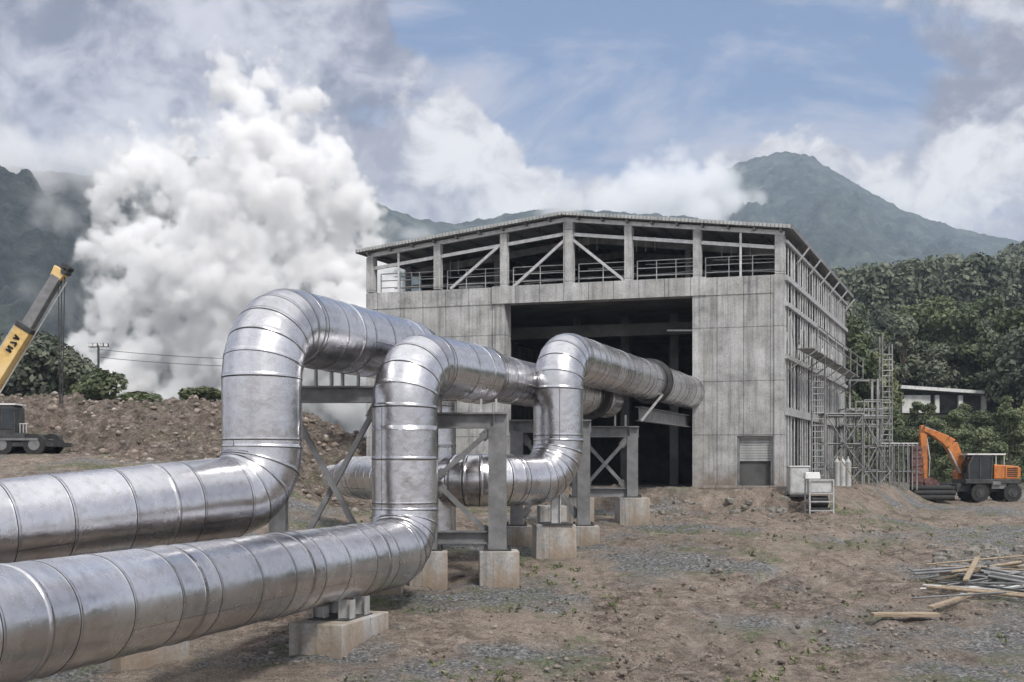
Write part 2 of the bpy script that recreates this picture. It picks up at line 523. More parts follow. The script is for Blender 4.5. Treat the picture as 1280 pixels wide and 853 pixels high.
def ground_z(x, y):
    x = np.asarray(x, float); y = np.asarray(y, float)
    zc = np.interp(y, [-60, 10, 24, 31.5, 36, 46, 54, 90], [-1.2, -0.85, 0.15, 0.80, 1.24, 1.75, 2.1, 2.6])
    zr = np.interp(y, [-60, 10, 24, 40, 60, 76, 95, 130, 200, 300, 420, 560, 900], [-1.2, -0.85, 0.0, 1.05, 1.55, 1.78, 2.6, 8.5, 19, 34, 52, 68, 60])
    zl = np.interp(y, [-60, 10, 24, 34, 44, 55, 75, 120, 400], [-1.2, -0.85, 0.15, 1.2, 3.3, 4.5, 5.0, 5.5, 9.0])
    wr = sstep(13.5, 20, x)
    wl = sstep(-7.0, -14.0, x)
    z = zc * (1 - wr) * (1 - wl) + zr * wr + zl * wl
    far = sstep(84, 100, y) * (1 - wl) * (1 - wr)
    z = z * (1 - far) + zr * far * sstep(-20, 10, x) + 5 * far * (1 - sstep(-20, 10, x))
    # building pad with a rough bank
    t = (x - FO[0]) * NRM[0] + (y - FO[1]) * NRM[1]
    s = (x - FO[0]) * EU[0] + (y - FO[1]) * EU[1]
    pad = sstep(-2.6, -0.8, t) * sstep(FL + 4.2, FL + 1.4, s - 0.16 * t) * sstep(-8, -5, s) * (1 - sstep(26, 34, t))
    z = np.where(pad > 0, np.maximum(z, z * (1 - pad) + PAD * pad), z)
    return z


def gz(x, y):
    return float(ground_z(x, y))


def fbm(x, y, f0, octs, seed=0.0, gain=0.5):
    out = np.empty(x.size)
    xf, yf = x.ravel(), y.ravel()
    for i in range(x.size):
        a, f, v = 1.0, f0, 0.0
        for o in range(octs):
            v += a * mnoise.noise((xf[i] * f + seed, yf[i] * f - seed, seed * 1.7 + o * 3.1))
            a *= gain; f *= 2.03
        out[i] = v
    return out.reshape(x.shape)


def grid_mesh(name, X, Y, Z, m, smooth=True, closed_skirt=0):
    nyy, nxx = X.shape
    me = bpy.data.meshes.new(name)
    co = np.stack([X, Y, Z], -1).reshape(-1, 3)
    idx = np.arange(nyy * nxx).reshape(nyy, nxx)
    q = np.stack([idx[:-1, :-1], idx[:-1, 1:], idx[1:, 1:], idx[1:, :-1]], -1).reshape(-1, 4)
    me.vertices.add(len(co)); me.vertices.foreach_set('co', co.ravel())
    me.loops.add(q.size); me.loops.foreach_set('vertex_index', q.ravel())
    me.polygons.add(len(q)); me.polygons.foreach_set('loop_start', np.arange(0, q.size, 4)); me.polygons.foreach_set('loop_total', np.full(len(q), 4))
    me.polygons.foreach_set('use_smooth', np.full(len(q), smooth))
    me.update(); me.validate()
    me.materials.append(M[m])
    o = bpy.data.objects.new(name, me); COL.objects.link(o)
    return o


def spaced(a, b, d0, grow_lo, grow_hi, lo, hi):
    """fine step d0 between lo and hi, growing towards a and b"""
    mid = list(np.arange(lo, hi, d0))
    up, st, x = [], d0, hi
    while x < b:
        up.append(x); st *= grow_hi; x += st
    up.append(b)
    dn, st, x = [], d0, lo
    while x > a:
        st *= grow_lo; x -= st; dn.append(x)
    return np.array(sorted(set([round(v, 4) for v in dn + mid + up])))


xs = spaced(-3500, 3500, 0.16, 1.09, 1.09, -14, 22)
ys = spaced(-600, 5000, 0.16, 1.2, 1.03, 21, 56)
GX, GY = np.meshgrid(xs, ys)
GZ = ground_z(GX, GY)
near = (GY > 5) & (GY < 110) & (np.abs(GX) < 70)
nzv = np.zeros_like(GX)
nzv[near] = fbm(GX[near], GY[near], 0.22, 2, 3.0) * 0.10 + fbm(GX[near], GY[near], 1.3, 4, 9.0, 0.65) * 0.10
# wheel ruts running towards the excavator
ca, sa = math.cos(R(26)), math.sin(R(26))
rx = GX * ca - GY * sa
rut = np.zeros_like(GX)
for lane, dep in ((([16, 22, 30, 40, 52, 66, 84], [0.5, 3.2, 6.3, 11.2, 17.6, 24.6, 35]), .17), (([16, 22, 27, 34, 42, 52, 66, 84], [3.5, 4.6, 5.6, 8.4, 13.2, 19.6, 28, 40]), .15), (([16, 22, 30, 38, 46, 56, 70], [9.5, 9.0, 9.2, 11.6, 16.2, 22.4, 33]), .12)):
    xc = np.interp(GY, lane[0], lane[1]) + .25 * np.sin(GY * .55) + .15 * np.sin(GY * 1.3 + 1)
    for sgn in (-.95, .95):
        rut -= dep * np.exp(-((GX - xc - sgn) / .27) ** 2) * near * (.55 + .45 * np.sin(GY * .9 + sgn * 3 + dep * 40))
t_ = (GX - FO[0]) * NRM[0] + (GY - FO[1]) * NRM[1]
s_ = (GX - FO[0]) * EU[0] + (GY - FO[1]) * EU[1]
bank = np.exp(-((t_ + 2.0) / 1.3) ** 2) * sstep(3, 6, s_) * sstep(FL + 8, FL + 1, s_)
bn = np.zeros_like(GX); bm_ = near & (bank > 0.02)
bn[bm_] = fbm(GX[bm_], GY[bm_], 1.1, 4, 21.0, 0.65)
inside = (t_ > -0.35) & (t_ < 23) & (s_ > -1) & (s_ < FL + 1.5)
amp = np.where(inside, 0.05, 1.0)
GZ = GZ + (nzv + rut) * amp + bank * bn * 0.40 * amp
GZ = np.where(GY > 900, np.minimum(GZ, 40), GZ)
g = grid_mesh('ground', GX, GY, GZ, 'ground')
ra_ = g.data.attributes.new('rut', 'FLOAT', 'POINT'); ra_.data.foreach_set('value', np.clip(rut / -0.2, 0, 1).ravel())
g['kind'] = 'structure'; g['label'] = 'rutted brown earth of the construction site with gravel and weeds'; g['category'] = 'ground'

# earth mound on the left
xm = np.arange(-48, -3, 0.22); ym = np.arange(47, 82, 0.25)
MX, MY = np.meshgrid(xm, ym)
top = np.interp(MX, [-48, -34, -27, -24, -20, -14, -8, -4.5, -3], [3.4, 3.3, 3.4, 3.1, 2.9, 2.75, 2.8, 1.2, -1])
mf = np.interp(MX, [-24, -17], [58.5, 48.5])
mprof = sstep(0, 1, (MY - mf) / (66 - mf)) * sstep(82, 74, MY)
MZ = ground_z(MX, MY) - 0.4 + top * mprof + (fbm(MX, MY, 0.35, 2, 5.0) * 0.35 + fbm(MX, MY, 1.1, 4, 8.0, 0.62) * 0.42) * np.minimum(1, mprof * 2)
MZ = np.where(MY < mf, MZ - .5, MZ)
MZ += fbm(MX, MY, 2.4, 3, 33.0, .7) * .16 * np.minimum(1, mprof * 4)
o = grid_mesh('earth_mound', MX, MY, MZ, 'mound')
o['kind'] = 'structure'; o['label'] = 'long heap of tipped brown earth beyond the pipes on the left'; o['category'] = 'mound'


# mountains -------------------------------------------------------------
def mountain(name, pts, dist, depth, m, label, rough, seed, nx=260, ny=90, base=0.0, x0=-900, x1=2200):
    px = np.linspace(x0, x1, nx)
    yt = np.interp(px, [p[0] for p in pts], [p[1] for p in pts])
    zt = CZ + (582 - yt) / F * dist
    Xr = (px - 640) / F * dist
    t = np.linspace(0, .75, ny)
    Xg = np.repeat(Xr[None, :], ny, 0)
    Yg = dist - depth + np.repeat((t * depth * 1.5)[:, None], nx, 1)
    # ridge reached at t=2/3
    k = np.where(t < 2 / 3, (t * 1.5) ** 1.25, 1 - (t - 2 / 3) * 1.6)
    Zg = base + (zt[None, :] - base) * k[:, None]
    Xg = Xg * (Yg / dist) ** 0.35
    wr = fbm(Xg, Yg, 1 / (depth * 0.22), 8, seed, 0.6)
    ridge = 1 - np.abs(fbm(Xg * 1.6, Yg * 0.5, 1 / (depth * 0.16), 4, seed + 5, 0.5)) * 1.6
    Zg = Zg + (wr * rough + ridge * rough * 0.5) * np.sin(np.clip(k, 0, 1) * PI)[:, None] + fbm(Xg, Yg, 1 / (depth * 0.02), 3, seed + 9, .7) * depth * .004 * (k > .05)[:, None]
    o = grid_mesh(name, Xg, Yg, Zg, m)
    o['kind'] = 'structure'; o['label'] = label; o['category'] = 'mountain'
    return o


mountain('peak', [(-900, 500), (600, 420), (820, 300), (905, 214), (930, 203), (960, 193), (985, 190), (1010, 195), (1060, 226), (1120, 260), (1190, 285), (1260, 300), (1500, 330), (2200, 380)],
         2300, 1500, 'mountain', 'pointed blue grey mountain peak behind the building roof', 70, 3.3, 420, 200, 0.0, 500, 1560)
mountain('far_ridge', [(-900, 190), (-300, 180), (200, 190), (330, 205), (430, 240), (480, 258), (530, 275), (570, 279), (620, 270), (680, 260), (740, 262), (860, 270), (1000, 300), (2200, 400)],
         1700, 900, 'mountain', 'dark saddle backed ridge behind the left roof edge', 45, 8.1, 360, 140, 0.0, 150, 1150)
mountain('wooded_mountain', [(-900, 120), (-400, 170), (0, 208), (150, 222), (260, 290), (380, 380), (460, 470), (560, 560), (800, 600), (2200, 620)],
         800, 480, 'mountain_near', 'dark blue wooded mountainside on the left behind the steam', 30, 12.7, 420, 220, 0.0, -260, 700)


# ------------------------------------------------------------------ trees
def leaf_cloud(blobs, n, size, seed, flat=0.6, tone_by_blob=True):
    """leaf faces spread through the volume of several ellipsoid clumps -> verts, faces, tone"""
    r = np.random.default_rng(seed)
    w = np.array([b[3] ** 2 for b in blobs]); w = w / w.sum()
    bi = r.choice(len(blobs), n, p=w)
    B = np.array([b[:5] for b in blobs])[bi]
    d = r.normal(size=(n, 3)); d /= np.linalg.norm(d, axis=1)[:, None]
    rad = r.uniform(0.45, 1.0, n) ** 0.5 * r.uniform(0.85, 1.1, n)
    c = B[:, :3] + d * (B[:, 3:4] * rad[:, None]) * np.array([1, 1, 1]) * np.stack([np.ones(n), np.ones(n), B[:, 4]], 1)
    nrm = d + r.normal(size=(n, 3)) * 0.6 + np.array([0, 0, 0.35])
    nrm /= np.linalg.norm(nrm, axis=1)[:, None]
    a = np.cross(nrm, r.normal(size=(n, 3))); a /= np.linalg.norm(a, axis=1)[:, None]
    b_ = np.cross(nrm, a)
    s = size * r.uniform(0.6, 1.4, n)[:, None]
    v = np.stack([c - a * s, c - b_ * s * flat, c + a * s, c + b_ * s * flat + nrm * s * 0.2], 1).reshape(-1, 3)
    bt = r.uniform(0.0, 0.35, len(blobs))[bi]
    tone = np.clip(bt + r.uniform(0, 0.45, n), 0, 1)
    return v, tone


def quads_mesh(name, v, tone, m):
    me = bpy.data.meshes.new(name)
    n = len(v) // 4
    me.vertices.add(len(v)); me.vertices.foreach_set('co', v.ravel())
    me.loops.add(n * 4); me.loops.foreach_set('vertex_index', np.arange(n * 4))
    me.polygons.add(n); me.polygons.foreach_set('loop_start', np.arange(0, n * 4, 4)); me.polygons.foreach_set('loop_total', np.full(n, 4))
    at = me.attributes.new('tone', 'FLOAT', 'FACE'); at.data.foreach_set('value', tone)
    me.update()
    me.materials.append(M[m])
    return me


def tree_blobs(seed, h, spread, nb, low=0.25):
    r = np.random.default_rng(seed)
    bl = []
    for k in range(nb):
        a = r.uniform(0, 2 * PI); q = r.uniform(0, 1)
        zz = h * (low + (1 - low) * r.uniform(0.05, 0.95))
        f = math.sin(min(1, max(0.12, (zz / h - low) / (1 - low) * 0.85 + 0.15)) * PI) ** 0.6
        d = spread * 0.62 * f * math.sqrt(q)
        bl.append((math.cos(a) * d, math.sin(a) * d, zz, spread * r.uniform(0.26, 0.46), r.uniform(0.6, 0.9)))
    bl.append((0, 0, h * 0.9, spread * 0.3, 0.8))
    return bl


def make_tree(name, seed, h, spread, nb, n, leaf, m, label, cat='tree', low=0.25, group=None, loc=(0, 0, 0)):
    root = thing(name, (0, 0, 0), label, cat, group)
    bl = tree_blobs(seed, h, spread, nb, low)
    v, t = leaf_cloud(bl, n, leaf, seed)
    c = bpy.data.objects.new('crown', quads_mesh('crown', v, t, m)); COL.objects.link(c); c.parent = root; ORG[c] = Vector((0, 0, 0))
    mb = MB()
    r = random.Random(seed)
    tr = h * 0.022
    p = Vector((0, 0, -0.5)); segs = 4
    for k in range(segs):
        q = Vector((r.uniform(-.15, .15) * h * .1, r.uniform(-.15, .15) * h * .1, h * 0.72 * (k + 1) / segs))
        mb.tube(p, q, tr * (1 - k * 0.17), tr * (1 - (k + 1) * 0.17), 7, False); p = q
    for b in bl[:7]:
        mb.tube((0, 0, h * r.uniform(0.25, 0.5)), b[:3], tr * 0.4, tr * 0.12, 5, False)
    mb.build('trunk', 'bark', root)
    root.location = loc
    return root


# hillside forest on the right: individually placed trees, the nearest ones
protos = []
kinds = [('leaf_dark', 'round'), ('leaf_mid', 'tall'), ('leaf_dark', 'tall'), ('leaf_pale', 'round'), ('leaf_mid', 'round')]
FL_LABEL = {'leaf_dark': 'dark green tropical tree in the dense forest on the hillside right of the building',
            'leaf_mid': 'mid green tropical tree in the dense forest on the hillside right of the building',
            'leaf_pale': 'pale green tropical tree in the dense forest on the hillside right of the building'}
FL_GROUP = {'leaf_dark': 'dark forest trees on the hillside', 'leaf_mid': 'mid green forest trees on the hillside', 'leaf_pale': 'pale forest trees on the hillside'}
for i, (lm, shp) in enumerate(kinds):
    h = 11 if shp == 'tall' else 9
    protos.append([lm, make_tree('forest_tree', 100 + i, h, 4.0 if shp == 'round' else 3.2, 16, 3000, 0.27, lm, FL_LABEL[lm], group=FL_GROUP[lm]), False])
spots = []
tr_ = random.Random(11)
tries = 0
while len(spots) < 230 and tries < 20000:
    tries += 1
    Y = 88 + 150 * tr_.random() ** 1.3
    px = tr_.uniform(1045, 1340)
    X = (px - 640) / F * Y
    if any((X - a) ** 2 + (Y - b) ** 2 < (2.6 + 0.006 * Y) ** 2 for a, b in spots): continue
    if 118 < Y < 139 and 1100 < px < 1262: continue
    spots.append((X, Y))
def szz_lim(Y): return CZ + (582 - 497 + 6 * math.sin(Y * 3.1)) / F * Y


for X, Y in spots:
    near_f = Y < 118
    k = tr_.choice([3, 4, 1] if near_f else [0, 1, 2, 3, 0, 4, 1])
    lm, pr, used = protos[k]
    vis = 1105 < 640 + X / Y * F < 1255
    sc = (tr_.uniform(0.34, 0.52) if near_f else tr_.uniform(0.75, 1.25))
    sc = sc if Y > 97 else sc * 0.75
    if vis and Y < 127: sc = min(sc, .9 * (szz_lim(Y) - gz(X, Y)) / (11 if k in (1, 2) else 9))
    if sc < .16: continue
    z = gz(X, Y) - 0.2
    if not used:
        pr.location = (X, Y, z); pr.scale = (sc,) * 3; pr.rotation_euler = (0, 0, tr_.uniform(0, 6.28)); protos[k][2] = True
    else:
        dup(pr, (X, Y, z), tr_.uniform(0, 6.28), sc)

# far wooded hillside: one mass of crowns
base = []
for s in range(4):
    base.append(leaf_cloud(tree_blobs(300 + s, 12, 5.0, 10, 0.1), 640, 0.50, 300 + s))
vs, ts = [], []
fr = np.random.default_rng(5)
cnt = 0
while cnt < 2000:
    Y = 225 + 330 * fr.random()
    px = fr.uniform(985, 1420)
    X = (px - 640) / F * Y
    v, t = base[fr.integers(4)]
    a = fr.uniform(0, 6.28); c, s = math.cos(a), math.sin(a)
    sc = fr.uniform(0.75, 1.3)
    rot = np.array([[c, -s, 0], [s, c, 0], [0, 0, 1]])
    z = gz(X, Y) + 6 * math.sin(X * 0.035 + Y * 0.02) + 5 * mnoise.noise((X * 0.02, Y * 0.02, 4)) + (26 * (px - 1215) / 130 if px < 1215 else 30 * (px - 1215) / 130) * (Y - 225) / 330
    vs.append((v @ rot.T) * sc + np.array([X, Y, z])); ts.append(np.clip(t + fr.uniform(-0.35, 0.35), 0, 1)); cnt += 1
me = quads_mesh('forest', np.concatenate(vs), np.concatenate(ts), 'leaf_dark')
o = bpy.data.objects.new('forest', me); COL.objects.link(o)
tag(o, 'far wooded hillside rising to the right behind the site', 'forest', kind='stuff')

# trees behind the mound on the left
t0 = make_tree('broadleaf_tree', 41, 6.0, 4.2, 18, 4200, 0.30, 'leaf_dark', 'broad dark tree behind the earth mound, under the crane hook ropes', loc=P(52, 520, 92))
dup(t0, P(8, 520, 96), 1.3, 1.0, 'dark tree at the left picture edge behind the crane cab')
dup(t0, P(86, 518, 90), 2.9, 0.72, 'smaller dark tree between the broad tree and the floodlight mast')
t1 = make_tree('shrub', 47, 2.2, 2.0, 10, 1500, 0.20, 'leaf_mid', 'low dark bush on the mound crest beside the floodlight mast', 'shrub', 0.05, loc=P(126, 510, 76))
dup(t1, P(102, 512, 76), 2.0, 0.7, 'small bush left of the floodlight mast foot')
dup(t1, P(172, 511, 75), 1.0, (0.9, .9, .45), 'flat tuft of green on the mound crest right of the mast')
dup(t1, P(255, 508, 74), 4.0, (0.9, .9, .5), 'green tuft on the mound crest beside the tall left pipe riser')


# ------------------------------------------------------------------ pipes
def fillet_path(pts, radii, step=0.14):
    """polyline with rounded corners -> list of (point, kind, corner id)"""
    pts = [Vector(p) for p in pts]
    out = []
    prev = pts[0]
    out.append((prev, ('run', 0)))
    for i in range(1, len(pts) - 1):
        a = (pts[i - 1] - pts[i]).normalized(); b = (pts[i + 1] - pts[i]).normalized()
        ang = a.angle(b); rr = radii[i - 1]
        tl = rr / math.tan(ang / 2)
        p0 = pts[i] + a * tl; p1 = pts[i] + b * tl
        bis = (a + b).normalized(); c = pts[i] + bis * (rr / math.sin(ang / 2))
        L = (p0 - prev).length; n = max(1, int(L / 0.5))
        for k in range(1, n + 1): out.append((prev.lerp(p0, k / n), ('run', i - 1)))
        u = (p0 - c).normalized(); sweep = PI - ang
        nrmv = u.cross((p1 - c).normalized()).normalized()
        n = max(8, int(rr * sweep / step))
        for k in range(1, n + 1):
            out.append((c + Matrix.Rotation(sweep * k / n, 3, nrmv) @ u * rr, ('elbow', i - 1)))
        prev = p1
    L = (pts[-1] - prev).length; n = max(1, int(L / 0.5))
    for k in range(1, n + 1): out.append((prev.lerp(pts[-1], k / n), ('run', len(pts) - 2)))
    return out


def pipe_parts(root, pts, radii, Rf, names, seams_run, seams_elbow, seed, nseg=56, doubles=True):
    """sweep the pipe; one mesh per run / elbow, with lapped sheet seams.  Rf(s) radius by arc length"""
    path = fillet_path(pts, radii)
    P_ = [p for p, _ in path]; K = [k for _, k in path]
    S = [0.0]
    for i in range(1, len(P_)): S.append(S[-1] + (P_[i] - P_[i - 1]).length)
    # sections in order
    secs = []
    i0 = 0
    for i in range(1, len(P_) + 1):
        if i == len(P_) or K[i] != K[min(i0 + 1, len(P_) - 1)]:
            secs.append((K[min(i0 + 1, len(P_) - 1)], S[i0], S[i - 1])); i0 = i - 1
    arr = np.array([tuple(p) for p in P_]); Sa = np.array(S)

    def at(s):
        return Vector([np.interp(s, Sa, arr[:, k]) for k in range(3)])

    def tan(s):
        return (at(min(S[-1], s + 0.05)) - at(max(0, s - 0.05))).normalized()
    r = random.Random(seed)
    # parallel transport table
    tb_s = np.linspace(0, S[-1], max(60, int(S[-1] / 0.07)))
    ref = tan(0).orthogonal().normalized(); refs = [ref]; tp = tan(0)
    for s in tb_s[1:]:
        t = tan(s); q = tp.rotation_difference(t); ref = (q @ ref); ref = (ref - t * ref.dot(t)).normalized(); refs.append(ref); tp = t
    ra = np.array([tuple(v) for v in refs])
    objs = []

    def cam_angle(s):
        c = at(s); t = tan(s)
        a = Vector([np.interp(s, tb_s, ra[:, k]) for k in range(3)]); a = (a - t * a.dot(t)).normalized(); b = t.cross(a)
        v = Vector((0, 0, CZ)) - c
        return math.atan2(v.dot(b), v.dot(a))
    runs = [x for x in secs if x[0][0] == 'run']
    th_a = cam_angle((runs[0][1] + runs[0][2]) / 2) + .55
    th_b = cam_angle((runs[min(1, len(runs) - 1)][1] + runs[min(1, len(runs) - 1)][2]) / 2) - .75
    TH = [2 * PI * k / nseg for k in range(nseg)]
    for q in (th_a, th_b):
        TH += [(q - .011) % (2 * PI), (q + .011) % (2 * PI)]
    TH = sorted(TH)
    laps = [min(range(len(TH)), key=lambda k: abs(TH[k] - (q - .011) % (2 * PI))) for q in (th_a, th_b)]
    NS = len(TH)
    for (kind, ci), s0, s1 in secs:
        stations = []                      # (s, dr, material of strip that follows, tone)
        L = s1 - s0
        stp = seams_elbow if kind == 'elbow' else seams_run
        ns = max(1, round(L / stp))
        seam = [s0 + L * k / ns + (r.uniform(-.12, .12) * stp if kind == 'run' and 0 < k < ns else 0) for k in range(ns)]
        st = [(s0, 0, 0)]
        for j, q in enumerate(seam):
            a = max(q, s0 + 0.001)
            st += [(a - .026, 0, 0), (a - .012, 0, 0)] if a > s0 + .03 else []
            st += [(a + .002, 0.004, 1), (a + .022, 0.009, 0), (a + .07, 0.009, 0), (a + .076, 0.0, 0), (a + .088, 0, 0)]
            if kind == 'run' and (j == 0 and ci > 0):
                st += [(a + .16, 0, 0), (a + .17, 0.0, 1), (a + .19, .008, 0), (a + .22, 0, 0), (a + .232, 0, 0)]
            e = seam[j + 1] if j + 1 < len(seam) else s1
            if kind == 'run' and j % 3 == 1 and e - a > .6:
                m_ = a + (e - a) * .62
                st += [(m_ - .062, 0, 0), (m_ - .05, 0.0, 0), (m_ - .046, .012, 0), (m_ + .046, .012, 0), (m_ + .05, 0, 0), (m_ + .062, 0, 0)]
            stepm = 0.12 if kind == 'elbow' else 0.4
            n = max(1, int((e - a - .26) / stepm)) if kind == 'run' else max(1, int((e - a - .1) / stepm))
            if kind == 'elbow':
                for k in range(1, n): st.append((a + .1 + (e - a - .12) * k / n, 0, 0))
                n = 1
            for k in range(1, n): st.append((a + .24 + (e - a - .26) * k / n, 0, 0))
        st.append((s1, 0, 0))
        st.sort(key=lambda x: x[0])
        mb = MB(); rows = []
        tone = r.uniform(0.74, 1.06); tones = []; pan = 0
        for (s, dr, mi) in st:
            c = at(s); t = tan(s)
            a = Vector([np.interp(s, tb_s, ra[:, k]) for k in range(3)]); a = (a - t * a.dot(t)).normalized(); b = t.cross(a)
            rad = Rf(s) + dr
            row = []
            for th in TH:
                row.append(c + (a * math.cos(th) + b * math.sin(th)) * rad)
            rows.append(row)
            if mi == 1: tone = r.uniform(0.74, 1.06); pan = r.randrange(2)
            tones.append((mi, tone, pan))
        vs = [p for row in rows for p in row]
        o0 = len(mb.v); mb.v.extend(vs)
        for i in range(len(rows) - 1):
            for k in range(NS):
                k2 = (k + 1) % NS
                mb.f.append([i * NS + k, i * NS + k2, (i + 1) * NS + k2, (i + 1) * NS + k])
                lap = kind == 'run' and k == laps[tones[i][2]]
                mb.sm.append(True); mb.mi.append(1 if lap else tones[i][0]); mb.tone.append(tones[i][1])
        nm = names[len(objs)] if len(objs) < len(names) else ('elbow' if kind == 'elbow' else 'straight_run')
        ob = mb.build(nm, ['alu', 'sealant'], root)
        objs.append(ob)
    return at, tan, S[-1], secs, objs


def end_cap(root, c, d, r, name='end_cap', m='alu'):
    mb = MB(); c = Vector(c); d = Vector(d).normalized()
    a = d.orthogonal().normalized(); b = d.cross(a); n = 40
    rows = []
    for q in range(7):
        t = q / 6 * PI / 2
        rr, oo = r * math.cos(t), r * 0.35 * math.sin(t)
        rows.append([c + d * oo + (a * math.cos(2 * PI * k / n) + b * math.sin(2 * PI * k / n)) * max(rr, 0.002) for k in range(n)])
    mb.add([p for row in rows for p in row], [(i * n + k, i * n + (k + 1) % n, (i + 1) * n + (k + 1) % n, (i + 1) * n + k) for i in range(6) for k in range(n)], True)
    return mb.build(name, m, root)


# pipe A (left, tallest)
ra = Vector((-5.52, 26.5, 0)); da = Vector((0.616, 0.788, 0)); ua = Vector((0.334, 0.943, 0))
zA0, zA1 = CZ - 0.62, CZ + 3.19
lowA = ra + Vector((0, 0, zA0))
startA = lowA - da * 17.0; startA.z = zA0 - 17 * 0.082
topA = ra + Vector((0, 0, zA1))
farA = topA + ua * 9.0
downA = farA + Vector((0.0, 0.0, -5.2))
pa = thing('steam_pipe', (ra.x, ra.y, gz(ra.x, ra.y)), 'thickest aluminium clad steam pipe, leftmost, with the highest riser bend against the steam', 'pipe', 'aluminium clad steam pipes')
atA, tanA, LA, secA, _ = pipe_parts(pa, [startA, lowA, topA, farA, downA], [1.08, 1.30, 1.3], lambda s: 0.875,
                                    ['lower_run', 'lower_elbow', 'riser', 'upper_elbow', 'upper_run', 'far_elbow', 'down_leg'], 1.35, 0.36, 1)

# pipe B (foreground, middle)
rb = Vector((-2.62, 29.3, 0)); db = Vector((0.290, 0.957, 0)); ub = Vector((0.387, 0.922, 0)); ub2 = Vector((0.334, 0.943, 0))
zB0, zB1 = CZ - 2.10, CZ + 2.52
lowB = rb + Vector((0, 0, zB0)); startB = lowB - db * 20.0
topB = rb + Vector((0, 0, zB1)); midB = topB + ub * 4.4; endB = midB + ub2 * 13.6


def RB(s):
    s_end = LBtot
    d = s_end - s
    # full insulation up to the reducer, thinner pipe beyond
    return float(np.interp(d, [0, 12.2, 13.4, 99], [0.685, 0.685, 0.80, 0.80]))


_p = fillet_path([startB, lowB, topB, midB, endB], [1.0, 1.15, 1.6])
LBtot = sum((_p[i + 1][0] - _p[i][0]).length for i in range(len(_p) - 1))
pb = thing('steam_pipe', (rb.x, rb.y, gz(rb.x, rb.y)), 'aluminium clad steam pipe crossing the foreground, with the riser in the picture middle', 'pipe', 'aluminium clad steam pipes')
atB, tanB, LB, secB, _ = pipe_parts(pb, [startB, lowB, topB, midB, endB], [1.0, 1.15, 1.6], RB,
                                    ['lower_run', 'lower_elbow', 'riser', 'upper_elbow', 'upper_run', 'upper_bend', 'far_run'], 1.3, 0.34, 2)
mb = MB(); mb.disc_ring(atB(LB - 2.2), tanB(LB - 2.2), 0.69, 0.79, 0.55, 40); mb.build('expansion_joint', 'sealant', pb)
mb = MB(); mb.disc_ring(atB(LB - 2.55), tanB(LB - 2.2), 0.69, 0.86, 0.08, 40); mb.build('flange', 'dark_steel', pb)
end_cap(pb, endB, ub2, 0.685)

# pipe C (right)
rc = Vector((1.40, 36.3, 0)); dc = Vector((0.707, 0.707, 0)); uc = Vector((0.334, 0.943, 0))
zC0, zC1 = CZ - 0.43, CZ + 3.36
lowC = rc + Vector((0, 0, zC0)); bendC = lowC - dc * 4.1
startC = bendC + Vector((-5.6, 14.2, 0))
topC = rc + Vector((0, 0, zC1)); endC = topC + uc * 25
pc = thing('steam_pipe', (rc.x, rc.y, gz(rc.x, rc.y)), 'aluminium clad steam pipe that rises on the right and runs into the building opening', 'pipe', 'aluminium clad steam pipes')
_q = fillet_path([startC, bendC, lowC, topC, endC], [1.3, 1.15, 1.1])


def RC(s):
    return float(np.interp(s, [0, 1.6, 3.0, 99], [0.45, 0.45, 0.75, 0.75]))


atC, tanC, LC, secC, _ = pipe_parts(pc, [startC, bendC, lowC, topC, endC], [1.3, 1.15, 1.1], RC,
                                    ['back_run', 'back_elbow', 'lower_run', 'lower_elbow', 'riser', 'upper_elbow', 'upper_run'], 1.15, 0.32, 3)
fc = topC + uc * 12.2
mb = MB(); mb.disc_ring(fc, uc, 0.76, 0.90, 0.10, 40); mb.disc_ring(fc + uc * 0.35, uc, 0.76, 0.90, 0.10, 40); mb.build('flange', 'dark_steel', pc)
mb = MB(); mb.disc_ring(fc + uc * 0.175, uc, 0.755, 0.80, 0.24, 40); mb.build('expansion_joint', 'sealant', pc)


# ------------------------------------------------------------------ pipe supports
def pedestal(name, c, sx, sy, ztop, rz, label, taper=1.0, group='concrete pedestals under the pipes'):
    zb = min(gz(c[0] + dx, c[1] + dy) for dx in (-.5, .5) for dy in (-.5, .5)) - 0.35
    mb = MB(); mb.box((c[0], c[1], (zb + ztop) / 2), (sx, sy, ztop - zb), rz, taper)
    o = mb.build(name, 'pedestal', org=(c[0], c[1], zb), bevel=0.025)
    return tag(o, label, 'pedestal', group)


